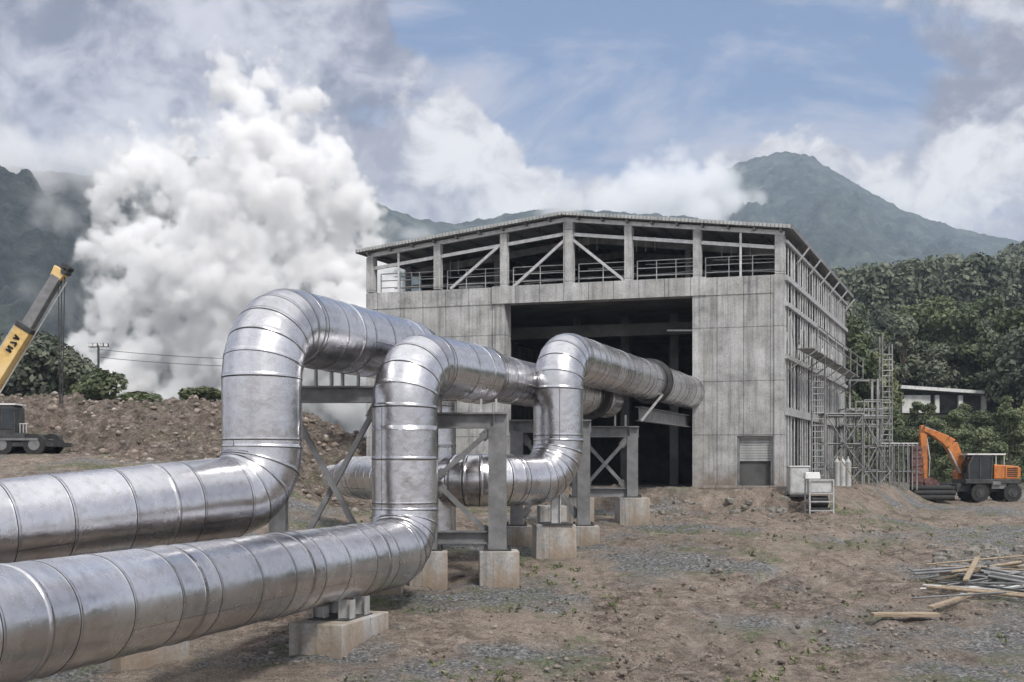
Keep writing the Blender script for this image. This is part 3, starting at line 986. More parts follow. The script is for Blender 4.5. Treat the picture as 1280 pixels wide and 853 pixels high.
def frame(xl, xr, Y, z_top, zl, zr, brace, lower_beam, label, saddles, beam_h=0.42, col=0.42, cat='pipe support', over=0.25, sad_h=0.4, rear=None):
    root = thing('pipe_support', ((xl + xr) / 2, Y, min(zl, zr)), label, cat, 'steel pipe support frames')
    for x, z in ((xl, zl), (xr, zr)):
        mb = MB(); mb.ibeam((x, Y, z + 0.04), (x, Y, z_top - beam_h), col, col, up=(1, 0, 0) if False else (0, 1, 0), t=0.045)
        c = mb.build('column', 'steel', root)
        mb = MB(); mb.box((x, Y, z + 0.02), (col + 0.26, col + 0.26, 0.04))
        for dx in (-1, 1):
            for dy in (-1, 1):
                mb.tube((x + dx * (col / 2 + .08), Y + dy * (col / 2 + .08), z + .04), (x + dx * (col / 2 + .08), Y + dy * (col / 2 + .08), z + .12), 0.03, n=6)
        mb.build('base_plate', 'dark_steel', c)
    mb = MB(); mb.ibeam((xl - over, Y, z_top - beam_h / 2), (xr + over, Y, z_top - beam_h / 2), 0.36, beam_h, t=0.045)
    for x in (xl, xr):
        mb.beam((x - .1, Y - .1, z_top - beam_h + .05), (x - .1, Y - .1, z_top - .05), .015, .16, up=(0, 1, 0))
    mb.build('cross_beam', 'steel', root)
    if lower_beam is not None:
        mb = MB(); mb.ibeam((xl + col / 2, Y, lower_beam), (xr - col / 2, Y, lower_beam), 0.3, 0.34, t=0.04)
        mb.build('lower_beam', 'steel', root)
    for (a, b) in brace:
        mb = MB(); d = 0.0 if len(brace) == 1 else brace.index((a, b)) * 0.16 - 0.08
        mb.ibeam((a[0], Y + d, a[1]), (b[0], Y + d, b[1]), 0.13, 0.20, up=(0, 1, 0), t=0.025)
        br = mb.build('brace', 'steel', root)
        for q, o_ in ((a, b), (b, a)):
            e_ = Vector((q[0], Y + d, q[1])); dd = (Vector((o_[0], Y + d, o_[1])) - e_).normalized(); c_ = e_ + dd * .22
            mb = MB(); mb.beam(c_ - dd * .24 + Vector((0, -.078, 0)), c_ + dd * .14 + Vector((0, -.078, 0)), .02, .25, up=(-dd.z, 0, dd.x))
            for t in (-.14, -.04, .06):
                for w_ in (-.08, .08):
                    p_ = c_ + dd * t + Vector((-dd.z, 0, dd.x)) * w_; mb.tube(p_ + Vector((0, -.088, 0)), p_ + Vector((0, -.118, 0)), .026, n=6)
            mb.build('gusset', 'steel', br)
    for sx in saddles:
        for dx in (-.2, .2):
            mb = MB(); mb.beam((sx + dx, Y, z_top + .005), (sx + dx, Y, z_top + sad_h), .05, .34, up=(0, 1, 0)); mb.build('saddle', 'galv', root)
    return root


# frame under pipe A's upper run
YA = 30.6
zt = CZ + (582 - 483) / F * YA
xl, xr = -5.95, (480 - 640) / F * YA
zg = gz(-4.5, YA) + 0.55
fA = frame(xl, xr, YA, zt, zg, zg, [((xl + .3, zt - .5), (xr - .2, zg + .2)), ((xr - .2, zt - .5), (xl + .3, zg + .2))], None,
           'grey steel frame carrying the leftmost pipe between its riser and the middle riser', [-4.12, -4.8], sad_h=0.42)
for x, w in ((xl, 'left'), (xr, 'right')):
    pedestal('concrete_pedestal', (x, YA), 0.95, 0.95, zg, 0.0, 'concrete pedestal under the %s column of the frame behind the leftmost riser' % w)
# frame under pipe B's upper run
YB = 32.0
ztB = CZ + (582 - 516) / F * YB
zpB = CZ + (582 - 688) / F * YB
xlB, xrB = (536 - 640) / F * YB, (622 - 640) / F * YB
fB = frame(xlB, xrB, YB, ztB, zpB, zpB, [((xlB + .15, CZ - .38), (xrB - .15, ztB - .45)), ((xlB + .15, CZ - .42), (xrB - .15, zpB + .35))], zpB + .35,
           'grey steel frame with a wide column right of the middle riser', [-.62, -1.7], col=0.48, sad_h=0.36)
pedestal('concrete_pedestal', (xrB + .03, YB), 1.05, 1.0, zpB, 0.05, 'squat brown stained pedestal under the wide steel column in the picture middle')
pedestal('concrete_pedestal', (xlB, YB), 1.0, 1.0, zpB, 0.05, 'concrete pedestal half hidden behind the middle pipe elbow')
# frame under B / C near the building
YC = 46.0
ztC = CZ + (582 - 533) / F * YC
zpC = CZ + (582 - 622) / F * YC
xlC, xrC = (722 - 640) / F * YC, (790 - 640) / F * YC
fC = frame(xlC, xrC, YC, ztC, zpC, zpC, [((xlC + .2, zpC + .35), (xrC - .2, ztC - .5)), ((xlC + .2, ztC - .5), (xrC - .2, zpC + .35))], zpC + .2,
           'grey steel frame with crossed braces in front of the building opening', [xrC - .45], col=0.42, sad_h=0.42)
mb = MB(); mb.ibeam((xrC + .3, YC + .4, CZ + 2.0), (xrC + 4.2, YC + 11.5, CZ + 2.05), .3, .55); mb.build('long_beam', 'steel', fC)
mb = MB(); q = topC + uc * 12.0; mb.beam((q.x + .55, q.y - .1, q.z - .55), (xrC + .35, YC - .02, CZ + 1.7), .07, .07); mb.build('strut', 'galv', fC)
pedestal('concrete_pedestal', (xrC, YC), 1.15, 1.1, zpC, 0.1, 'small concrete pedestal under the crossed brace frame beside the opening')
pedestal('concrete_pedestal', (xlC, YC), 1.1, 1.1, zpC, 0.1, 'shaded concrete pedestal behind the right pipe elbow')
# frame in between
YD = 39.5
xlD, xrD = 0.15, 2.35
zpD = gz(1.2, YD) + .6
fD = frame(xlD, xrD, YD, CZ + 1.50, zpD, zpD, [((xlD + .2, zpD + .3), (xrD - .2, CZ + 1.0)), ((xlD + .2, CZ + 1.0), (xrD - .2, zpD + .3))], None,
           'steel frame half hidden behind the right riser', [1.25], sad_h=0.34)
for x, w in ((xlD, 'left'), (xrD, 'right')):
    pedestal('concrete_pedestal', (x, YD), 1.0, 1.0, zpD, 0.0, 'shaded pedestal under the %s column of the frame hidden behind the right riser' % w)

# pipe shoes under the low runs
def pipe_shoe(c, rz, ztop, zpipe, label, posts, m='galv'):
    root = thing('pipe_shoe', (c[0], c[1], ztop), label, 'pipe support', 'short pipe shoes on pedestals')
    cs, sn = math.cos(rz), math.sin(rz)
    for dx, dy, h in posts:
        x, y = c[0] + dx * cs - dy * sn, c[1] + dx * sn + dy * cs
        mb = MB(); mb.ibeam((x, y, ztop + .025), (x, y, h), .24, .28, up=(cs, sn, 0), t=.025); p = mb.build('post', m, root)
    mb = MB(); mb.box((c[0], c[1], ztop + .012), (.9, 1.3, .024), rz); mb.build('base_plate', 'dark_steel', root)
    return root


rzB = math.atan2(db.y, db.x) - PI / 2
cF = Vector((-3.62, 25.35, 0))
pedestal('concrete_pedestal', cF, 1.2, 2.4, CZ - 3.2, rzB, 'long low concrete block under the foreground pipe, nearest to the camera', 1.0)
pipe_shoe(cF, rzB, CZ - 3.2, 0, 'pair of short galvanised posts between the foreground pipe and its long block',
          [(-.3, -.35, CZ - 2.79), (.3, -.35, CZ - 2.79), (-.3, .4, CZ - 2.79), (.3, .4, CZ - 2.79)])
zP = CZ + (582 - 655) / F * 36
pedestal('concrete_pedestal', (1.25, 36.0), 1.25, 1.05, zP, 0.12, 'tall concrete pedestal under the bottom elbow of the right pipe', 0.94)
pipe_shoe((1.3, 36.1), 0.1, zP, 0, 'slim steel post holding up the bottom elbow of the right pipe', [(0, -.1, zC0 + CZ * 0 - .45)])
cA = startA + da * 9.0
cA2 = lowA - da * 3.2
zz = gz(cA2.x, cA2.y)
pedestal('concrete_pedestal', (cA2.x, cA2.y), 1.3, 1.6, zz + .45, math.atan2(da.y, da.x) - PI / 2, 'concrete block under the low run of the leftmost pipe')
pipe_shoe((cA2.x, cA2.y), math.atan2(da.y, da.x) - PI / 2, zz + .45, 0, 'steel posts under the low run of the leftmost pipe', [(-.3, 0, zA0 - .26 - .72), (.3, 0, zA0 - .26 - .72)])
pedestal('concrete_pedestal', (P(690, 640, 39.5).x, 39.6), .9, .9, CZ + (582 - 632) / F * 39.6, 0.1, 'dark pedestal peeping out behind the right pipe elbow')

# ------------------------------------------------------------------ power house
def Bp(u, v, h):
    return Vector((FO[0] + EU[0] * u + EV[0] * v, FO[1] + EU[1] * u + EV[1] * v, PAD + h))


def fac(px, py):
    a = (px - 640) / F
    u = (a * FO[1] - FO[0]) / (EU[0] - a * EU[1])
    Y = FO[1] + EU[1] * u
    return u, CZ + (582 - py) / F * Y - PAD


def ubox(mb, u0, u1, v0, v1, h0, h1, mi=0, h1b=None):
    h1b = h1 if h1b is None else h1b
    mb.hexa([Bp(u0, v0, h0), Bp(u1, v0, h0), Bp(u1, v1, h0), Bp(u0, v1, h0), Bp(u0, v0, h1), Bp(u1, v0, h1b), Bp(u1, v1, h1b), Bp(u0, v1, h1)], mi=mi)


ph = thing('power_house', Bp(FL / 2, 0, 0), 'unfinished grey concrete power house with an open steel upper storey and a low gable roof', 'building')
uO0, _ = fac(631, 450); uO1, _ = fac(866, 450)
uD0, hD = fac(921, 545); uD1, _ = fac(966, 545)
HB0, HB1 = 8.87, 9.68
u_c, h_r = fac(707, 270)
TH = 0.5


def part(name, m, fn, parent=None, bevel=0):
    mb = MB(); fn(mb); return mb.build(name, m, parent or ph, bevel=bevel)


part('front_wall', 'concrete', lambda mb: ubox(mb, 0, uO0 - .45, 0, TH, -1.2, HB0))
part('front_wall', 'concrete', lambda mb: (ubox(mb, uO1 + .55, uD0, 0, TH, -1.2, HB0), ubox(mb, uD1, FL - .42, 0, TH, -1.2, HB0), ubox(mb, uD0, uD1, 0, TH, hD, HB0)))
part('pier', 'concrete', lambda mb: ubox(mb, uO0 - .45, uO0, -.06, TH + .3, -1.2, HB0 - .002))
part('pier', 'concrete', lambda mb: ubox(mb, uO1, uO1 + .55, -.08, TH + .4, -1.2, HB0 - .002))
part('pier', 'concrete', lambda mb: ubox(mb, FL - .42, FL, -.07, TH + .2, -1.2, HB1 + .02))
part('band_beam', 'concrete', lambda mb: ubox(mb, 0, uO0 - .6, -.03, TH, HB0, HB1))
part('band_beam', 'concrete', lambda mb: ubox(mb, uO1 + .62, FL - .42, -.03, TH, HB0, HB1))
part('lintel', 'concrete', lambda mb: ubox(mb, uO0 - .6, uO1 + .62, -.14, TH + .2, HB0, HB1 + .03))
part('plinth', 'concrete', lambda mb: ubox(mb, uO1 + .6, FL + .3, -.55, -.12, -.7, .16), bevel=.02)
# door in the right wall
dr = part('door', 'dim', lambda mb: ubox(mb, uD0 + .06, uD1 - .06, .28, .34, 0, hD - .06))
part('roller_shutter', 'sheet', lambda mb: [ubox(mb, uD0 + .07, uD1 - .07, .20, .245, hD - 1.15 + k * .12, hD - 1.15 + k * .12 + .105) for k in range(9)], dr)
part('frame', 'steel', lambda mb: (ubox(mb, uD0 + .002, uD0 + .1, .05, .2, -.2, hD - .11), ubox(mb, uD1 - .1, uD1 - .002, .05, .2, -.2, hD - .11), ubox(mb, uD0 + .002, uD1 - .002, .05, .2, hD - .108, hD - .002)), dr)
# shell behind: floor, back wall, far side wall, mezzanine, interior columns
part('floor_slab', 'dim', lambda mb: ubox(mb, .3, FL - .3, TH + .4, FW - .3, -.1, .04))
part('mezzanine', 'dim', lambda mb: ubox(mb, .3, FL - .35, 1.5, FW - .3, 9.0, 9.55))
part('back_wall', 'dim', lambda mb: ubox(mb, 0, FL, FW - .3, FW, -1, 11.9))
part('side_wall', 'concrete', lambda mb: ubox(mb, 0, .3, TH, FW - .3, -1, 8.9))
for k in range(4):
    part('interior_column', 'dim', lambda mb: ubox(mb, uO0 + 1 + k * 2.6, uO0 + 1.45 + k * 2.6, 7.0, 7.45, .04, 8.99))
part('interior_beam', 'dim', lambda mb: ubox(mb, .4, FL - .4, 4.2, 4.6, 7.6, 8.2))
part('light_bar', 'white_metal', lambda mb: mb.beam(Bp(*[fac(816, 414)[0], 2.6, fac(816, 414)[1] + .3]), Bp(*[fac(850, 414)[0], 2.6, fac(850, 414)[1] + .3]), .07, .07))
# upper steel posts
EAVE, RIDGE = 11.84 - .1, 13.05 - .1


def roof_h(u):
    return EAVE + (RIDGE - EAVE) * (1 - abs(u - FL / 2) / (FL / 2))


posts_px = [(461, .36), (546, .34), (629, .34), (710, .46), (785, .36), (871, .36)]
pu = [fac(x, 400)[0] for x, _ in posts_px] + [FL - .2]
pw = [w for _, w in posts_px] + [.42]
pu[0] = .18
for u, w in zip(pu, pw):
    mb = MB()
    mb.hexa([Bp(u + du * w / 2, dv, HB1 + .04) for du, dv in ((-1, -.02), (1, -.02), (1, .34), (-1, .34))] + [Bp(u + du * w / 2, dv, roof_h(u + du * w / 2) - .28) for du, dv in ((-1, -.02), (1, -.02), (1, .34), (-1, .34))])
    mb.build('post', 'concrete', ph, bevel=.015)
# thin intermediate mullions
for px in (497, 925):
    u, _ = fac(px, 320)
    part('mullion', 'galv', lambda mb: mb.beam(Bp(u, .1, HB1), Bp(u, .1, roof_h(u) - .3), .10, .10, up=(0, 1, 0)))
# rafters of the front frame and tie beams below
for a, b in ((0, FL / 2), (FL / 2, FL)):
    part('rafter', 'galv', lambda mb: mb.beam(Bp(a, .2, roof_h(a) - .17), Bp(b, .2, roof_h(b) - .17), .22, .2, up=(0, 0, 1)))
for i in range(6):
    a, b = pu[i] + pw[i] / 2, pu[i + 1] - pw[i + 1] / 2
    part('tie_beam', 'galv', lambda mb: mb.beam(Bp(a, .16, roof_h(a) - .85), Bp(b, .16, roof_h(b) - .85), .12, .16))
for (x0, y0, x1, y1) in ((562, 361, 621, 309), (640, 359, 706, 299), (716, 300, 779, 350)):
    (ua_, ha_), (ub_, hb_) = fac(x0, y0), fac(x1, y1)
    part('brace', 'galv', lambda mb: mb.beam(Bp(ua_, .12, ha_), Bp(ub_, .12, hb_), .13, .13))
# railings, one per bay
for i in range(6):
    a, b = pu[i] + pw[i] / 2 + .05, pu[i + 1] - pw[i + 1] / 2 - .05

    def rail(mb):
        n = max(2, round((b - a) / 1.1))
        for k in range(n + 1):
            u = a + (b - a) * k / n; mb.tube(Bp(u, .75, HB1 - .1), Bp(u, .75, HB1 + 1.05), .028, n=6)
        for h in (.35, .7, 1.05):
            mb.tube(Bp(a, .75, HB1 + h), Bp(b, .75, HB1 + h), .025, n=6)
        # second rail further in, sagging cable
        for h in (.55, 1.1):
            mb.tube(Bp(a, 2.2, HB1 + h + rng.uniform(-.1, .1)), Bp(b, 2.2, HB1 + h + rng.uniform(-.1, .2)), .025, n=6)
    part('railing', 'galv', rail)
# interior roof trusses
for v in (4.5, 9, 13.5, 18):
    part('roof_truss', 'scaf', lambda mb: (mb.beam(Bp(.3, v, EAVE - .4), Bp(FL / 2, v, RIDGE - .4), .2, .35), mb.beam(Bp(FL / 2, v, RIDGE - .4), Bp(FL - .3, v, EAVE - .4), .2, .35),
                                            mb.beam(Bp(.3, v, EAVE - 1.1), Bp(FL - .3, v, EAVE - 1.1), .12, .15), mb.beam(Bp(5, v, 9.6), Bp(5, v, roof_h(5) - .5), .25, .25, up=(0, 1, 0)), mb.beam(Bp(15, v, 9.6), Bp(15, v, roof_h(15) - .5), .25, .25, up=(0, 1, 0))))
# clutter on the mezzanine
part('stacked_boards', 'white_metal', lambda mb: [ubox(mb, 3.4 + k * .02, 6.0 - k * .3, 3.2, 4.4, 9.56 + k * .16, 9.56 + k * .16 + .13) for k in range(5)])
for u in (2.2, 9.5, 12.4, 17.0):
    part('hanger', 'galv', lambda mb: [mb.tube(Bp(u + k * .45, 3.0, roof_h(u) - 1.1), Bp(u + k * .45, 3.0, roof_h(u) - .35), .02, n=5) for k in range(4)])
# left and back light: open upper left side has a few posts
for k in range(7):
    v = .4 + k * (FW - .8) / 6
    part('side_post', 'steel', lambda mb: mb.beam(Bp(.2, v, 8.9), Bp(.2, v, EAVE - .1), .3, .3, up=(0, 1, 0)))
part('rear_cladding', 'dim', lambda mb: ubox(mb, .05, .12, 6.0, FW, 8.9, 11.7))
# roof: two slopes of ribbed sheet
ov, os_ = .32, .34


def roof_slope(side):
    mb = MB()
    n = 44
    u_e, u_r = (-os_, FL / 2) if side < 0 else (FL + os_, FL / 2)
    for k in range(n):
        v0 = -ov + (FW + 2 * ov) * k / n; v1 = -ov + (FW + 2 * ov) * (k + .62) / n; v2 = -ov + (FW + 2 * ov) * (k + 1) / n
        for (va, vb, t) in ((v0, v1, .10), (v1, v2, .15)):
            he, hr = roof_h(u_e) if False else EAVE - (RIDGE - EAVE) * os_ / (FL / 2), RIDGE
            pts = [Bp(u_e, va, he), Bp(u_r, va, hr), Bp(u_r, vb, hr), Bp(u_e, vb, he)]
            up = [p + Vector((0, 0, t)) for p in pts]
            if side < 0: mb.hexa(pts + up)
            else: mb.hexa(list(reversed(pts)) + list(reversed(up)))
    r_ = mb.build('roof', 'roof', ph)
    # fascia on the gable end, split in short corrugated lengths
    mb = MB()
    m_ = 60
    for k in range(m_):
        a = u_e + (u_r - u_e) * k / m_; b = u_e + (u_r - u_e) * (k + .8) / m_
        ha, hb = [EAVE - (RIDGE - EAVE) * os_ / (FL / 2) + (RIDGE - EAVE) * (1 + os_ / (FL / 2)) * t for t in (k / m_, (k + .8) / m_)]
        mb.beam(Bp(a, -ov - .04, ha + .06), Bp(b, -ov - .04, hb + .06), .05, .16)
    mb.build('fascia', 'sheet', r_)
    mb = MB()
    h_e = EAVE - (RIDGE - EAVE) * os_ / (FL / 2)
    mb.beam(Bp(u_e, -ov, h_e + .05), Bp(u_e, FW + ov, h_e + .05), .16, .2); mb.build('gutter', 'steel', r_)
    for q in range(9):
        u = u_e + (u_r - u_e) * (q + .4) / 9
        hq = roof_h(u) - .09
        mb = MB(); mb.beam(Bp(u, -.2, hq), Bp(u, FW, hq), .1, .16); mb.build('purlin', 'steel', r_)


roof_slope(-1); roof_slope(1)
# right side wall: columns, girts, loose cladding
NB = 6
for k in range(1, NB + 1):
    v = k * (FW - .4) / NB + .2
    part('side_column', 'steel', lambda mb: mb.ibeam(Bp(FL - .2, v, -.6), Bp(FL - .2, v, EAVE - .1), .3, .4, up=(EU[0], EU[1], 0), t=.04))
    part('knee_strut', 'galv', lambda mb: mb.beam(Bp(FL - .05, v - .1, EAVE - 1.0), Bp(FL + .55, v - .1, EAVE - .22), .08, .08))
for h, w in ((9.57, .22), (8.39, .2), (6.01, .2), (3.53, .36), (11.2, .14)):
    part('girt', 'galv', lambda mb: mb.beam(Bp(FL + .06, .2, h), Bp(FL + .06, FW - .1, h), .14, w))
sr = random.Random(5)
for (h0, h1, dens, nm) in ((9.68, 11.1, .25, 'cladding'), (8.5, 9.45, .62, 'cladding'), (6.12, 8.28, .50, 'cladding'), (3.72, 5.9, .55, 'cladding'), (.1, 3.3, .45, 'cladding')):
    v = .55
    while v < FW - .6:
        w = sr.choice([.45, .6, .8, .95])
        if sr.random() < dens:
            mb = MB()
            nrib = 5
            for q in range(nrib):
                a = v + w * q / nrib; b = v + w * (q + .9) / nrib
                ubox(mb, FL - .14 + .015 * (q % 2), FL - .10 + .015 * (q % 2), a, min(b, FW - .3), h0 + sr.choice([0, 0, .2]), h1)
            mb.build(nm, 'sheet', ph)
        v += w + .06
v = .45
while v < FW - .3:
    part('stud', 'galv', lambda mb: mb.beam(Bp(FL - .02, v, .1), Bp(FL - .02, v, 11.1), .05, .07, up=(0, 1, 0)))
    v += sr.uniform(.6, 1.0)
for k in range(NB):
    a = k * (FW - .4) / NB + .4; b = (k + 1) * (FW - .4) / NB
    part('side_brace', 'galv', lambda mb: (mb.beam(Bp(FL - .06, a, 6.2), Bp(FL - .06, (a + b) / 2, 8.2), .07, .07), mb.beam(Bp(FL - .06, (a + b) / 2, 8.2), Bp(FL - .06, b, 6.2), .07, .07)))
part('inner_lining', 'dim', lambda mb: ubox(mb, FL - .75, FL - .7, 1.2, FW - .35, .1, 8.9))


# ------------------------------------------------------------------ scaffolding right of the building
def tubes(mb, segs, r=.035):
    for a, b in segs: mb.tube(a, b, r, n=6)


def scaffold(label, X0, X1, Y0, Y1, zb, levels, nx, deck_at=(), diag=True, rail=True, dm='sheet'):
    root = thing('scaffold', ((X0 + X1) / 2, (Y0 + Y1) / 2, zb), label, 'scaffold', 'tube scaffolds along the side wall')
    ztop = levels[-1]
    for i in range(nx + 1):
        x = X0 + (X1 - X0) * i / nx
        for y in (Y0, Y1):
            mb = MB(); mb.tube((x, y, zb), (x, y, ztop + (1.0 if rail else .1)), .04, n=6); mb.build('upright', 'scaf', root)
    for z in levels:
        mb = MB()
        for y in (Y0, Y1): mb.tube((X0 - .1, y + .05, z), (X1 + .1, y + .05, z), .035, n=6)
        for i in range(nx + 1):
            x = X0 + (X1 - X0) * i / nx; mb.tube((x + .05, Y0, z + .05), (x + .05, Y1, z + .05), .035, n=6)
        if rail and z == ztop:
            for y in (Y0, Y1):
                for dz in (.5, 1.0): mb.tube((X0, y + .05, z + dz), (X1, y + .05, z + dz), .03, n=6)
        mb.build('ledger', 'scaf', root)
    for z in deck_at:
        mb = MB()
        for k in range(4):
            y = Y0 + (Y1 - Y0) * (k + .5) / 4; mb.box(((X0 + X1) / 2, y, z + .13), (X1 - X0 + .2, (Y1 - Y0) / 4 - .03, .05))
        mb.build('deck', dm, root)
    if diag:
        zz_ = [zb] + list(levels)
        for i in range(nx):
            xa, xb = X0 + (X1 - X0) * i / nx, X0 + (X1 - X0) * (i + 1) / nx
            for j in range(len(zz_) - 1):
                mb = MB()
                a, b = (xa, xb) if (i + j) % 2 else (xb, xa)
                mb.tube((a, Y0 - .06, zz_[j]), (b, Y0 - .06, zz_[j + 1]), .03, n=6); mb.build('diagonal', 'scaf', root)
    return root


def ladder(label, x, y, z0, z1, w=.45, m='scaf', step=.3, r=.035, lean=0.0):
    root = thing('ladder', (x, y, z0), label, 'ladder', 'ladders beside the building')
    for s in (-1, 1):
        mb = MB(); mb.tube((x + s * w / 2, y, z0), (x + s * w / 2 + lean, y, z1), r, n=6); mb.build('stile', m, root)
    mb = MB(); n = int((z1 - z0) / step)
    for k in range(1, n): mb.tube((x - w / 2 + lean * k / n, y, z0 + k * step), (x + w / 2 + lean * k / n, y, z0 + k * step), .025, n=5)
    mb.build('rungs', m, root)
    return root


def sx(px, Y): return (px - 640) / F * Y
def szz(py, Y): return CZ + (582 - py) / F * Y


Ys = 63
scaffold('low galvanised scaffold bay right of the ladder, beside the building wall', sx(1033, Ys), sx(1078, Ys), Ys, Ys + 1.6, gz(sx(1055, Ys), Ys) - .05, [szz(585, Ys), szz(555, Ys), szz(520, Ys)], 2, (szz(520, Ys),), True, False)
scaffold('galvanised scaffold bay in front of the ladder tower', sx(1080, 66), sx(1112, 66), 66, 67.6, gz(sx(1095, 66), 66) - .05, [szz(590, 66), szz(558, 66), szz(523, 66)], 2, (szz(523, 66),), True, True)
scaffold('narrow scaffold with a white deck next to the excavator', sx(1100, 70), sx(1146, 70), 70, 71.4, gz(sx(1125, 70), 70) - .05, [szz(590, 70), szz(557, 70)], 8, (szz(557, 70),), False, False, 'white_metal')
scaffold('tall scaffold bay standing behind the gas cylinders', sx(1058, 69), sx(1100, 69), 69, 70.5, gz(sx(1080, 69), 69) - .05, [szz(588, 69), szz(560, 69), szz(534, 69), szz(512, 69)], 3, (szz(534, 69),), True, False)
# hanging platform on the wall
Yp = 60.5
root = thing('scaffold', (sx(1020, Yp), Yp, szz(447, Yp)), 'long light scaffold platform hung high across the side wall', 'scaffold', 'tube scaffolds along the side wall')
a0 = Bp(FL + .35, .3, 6.35); b0 = Bp(FL + .35, FW * .82, 6.35)
dv = Vector((EU[0], EU[1], 0)) * 1.1
mb = MB()
mb.beam(a0 + dv * .5, b0 + dv * .5, .7, .05); mb.build('deck', 'scaf', root)
for z in (.55, 1.0):
    mb = MB(); mb.tube(a0 + dv + Vector((0, 0, z)), b0 + dv + Vector((0, 0, z)), .03, n=6); mb.build('rail', 'scaf', root)
for k in range(7):
    q = a0.lerp(b0, k / 6)
    mb = MB(); mb.tube(q + dv + Vector((0, 0, -.2)), q + dv + Vector((0, 0, 1.05)), .03, n=6); mb.tube(q + Vector((-.25, 0, -1.0)), q + dv + Vector((0, 0, -.05)), .03, n=6); mb.build('bracket', 'scaf', root)
ladder('tall ladder against the side wall under the hung platform', sx(1023, 57.5), 57.5, gz(sx(1023, 57.5), 57.5), szz(448, 57.5), .62, r=.045)
# open portal frame at the far end
root = thing('portal_frame', (sx(1078, 72), 72, szz(530, 72)), 'thin galvanised portal frame rising right of the far building corner', 'frame')
for px in (1062, 1090, 1097):
    mb = MB(); mb.beam((sx(px, 72), 72, gz(sx(px, 72), 72)), (sx(px, 72), 72, szz(474, 72)), .12, .12, up=(0, 1, 0)); mb.build('upright', 'scaf', root)
for py in (475, 511, 518, 530):
    mb = MB(); mb.beam((sx(1058, 72), 72.1, szz(py, 72)), (sx(1099, 72), 72.1, szz(py + 1, 72)), .1, .12); mb.build('crossbar', 'scaf', root)
# ladder tower (lattice mast)
Yt = 74
root = thing('lattice_mast', (sx(1109, Yt), Yt, gz(sx(1109, Yt), Yt)), 'tall narrow lattice mast with rungs standing before the forest', 'mast')
x0, x1 = sx(1103, Yt), sx(1115, Yt)
zb, zt_ = gz(x0, Yt), szz(430, Yt)
for x in (x0, x1):
    for y in (Yt, Yt + .6):
        mb = MB(); mb.tube((x, y, zb), (x, y, zt_ + (0.5 if x == x0 else 0)), .05, n=6); mb.build('leg', 'scaf', root)
mb = MB(); n = int((zt_ - zb) / .33)
for k in range(1, n):
    z = zb + k * .33; mb.tube((x0, Yt - .02, z), (x1, Yt - .02, z), .03, n=5)
    if k % 3 == 0:
        mb.tube((x0, Yt, z), (x0, Yt + .6, z), .025, n=5); mb.tube((x1, Yt, z), (x1, Yt + .6, z), .025, n=5); mb.tube((x0, Yt + .62, z), (x1, Yt + .62, min(z + 1, zt_)), .025, n=5)
mb.build('rungs', 'scaf', root)
# gas bottles and clutter under the scaffold
for i, px in enumerate((1046, 1053, 1060)):
    x = sx(px, 62); z = gz(x, 62)
    mb = MB(); mb.tube((x, 62, z), (x, 62, z + 1.25), .16, n=12); mb.tube((x, 62, z + 1.25), (x, 62, z + 1.42), .16, .06, n=12); mb.tube((x, 62, z + 1.42), (x, 62, z + 1.55), .05, n=8)
    tag(mb.build('gas_cylinder', 'sheet' if i != 1 else 'cabinet', org=(x, 62, z)), ['pale gas cylinder under the scaffold, leftmost of three', 'lighter gas cylinder between two grey ones under the scaffold', 'grey gas cylinder under the scaffold, rightmost of three'][i], 'gas cylinder', 'gas cylinders')
# leaning boards
root = None
x = sx(1047, 60); z = gz(x, 60)
mb = MB(); mb.beam((x, 60, z + 1.6), (x + 1.0, 59.7, z + .03), .22, .06); tag(mb.build('timber_board', 'wood', org=(x, 60, z)), 'board leaning from the scaffold down to the ground', 'board')

# cabinets in front of the corner
Yk = 52.5
x = sx(997, Yk); z = gz(x, Yk)
root = thing('switch_cabinet', (x, Yk, z), 'plain pale grey cabinet standing at the building corner', 'cabinet')
mb = MB(); mb.box((x, Yk, z + .62), (.82, .7, 1.2)); mb.build('housing', 'cabinet', root, bevel=.02)
mb = MB(); mb.box((x, Yk - .365, z + .62), (.74, .02, 1.06)); d = mb.build('door', 'cabinet', root, bevel=.008)
mb = MB(); mb.box((x + .27, Yk - .39, z + .7), (.04, .03, .16)); mb.build('handle', 'dark_steel', d)
mb = MB(); mb.box((x, Yk, z + 1.245), (.9, .8, .05)); mb.build('lid', 'white_metal', root)
mb = MB(); mb.box((x, Yk, z - .03), (.86, .74, .10)); mb.build('base', 'dark_steel', root)
Yk = 51
x = sx(1024, Yk); z = gz(x, Yk)
root = thing('generator', (x, Yk, z), 'caged grey generator with a white box on its top', 'generator')
mb = MB()
for dx in (-.5, .5):
    for dy in (-.4, .4): mb.beam((x + dx, Yk + dy, z - .1), (x + dx, Yk + dy, z + 1.45), .06, .06, up=(0, 1, 0))
for h in (.12, .5, .85, 1.42):
    for dy in (-.4, .4): mb.beam((x - .47, Yk + dy, z + h), (x + .47, Yk + dy, z + h), .05, .05)
    for dx in (-.5, .5): mb.beam((x + dx, Yk - .37, z + h), (x + dx, Yk + .37, z + h), .05, .05)
mb.build('cage', 'galv', root)
mb = MB(); mb.box((x, Yk, z + 1.13), (.9, .7, .5)); mb.build('housing', 'cabinet', root, bevel=.03)
mb = MB(); mb.tube((x - .35, Yk, z + .5), (x + .35, Yk, z + .5), .24, n=16); mb.box((x, Yk, z + .2), (.8, .5, .1)); mb.build('engine', 'dark_steel', root)
mb = MB(); mb.box((x - .3, Yk + .1, z + 1.60), (.66, .5, .28), 0.0, .9); mb.build('tank', 'white_metal', root, bevel=.03)

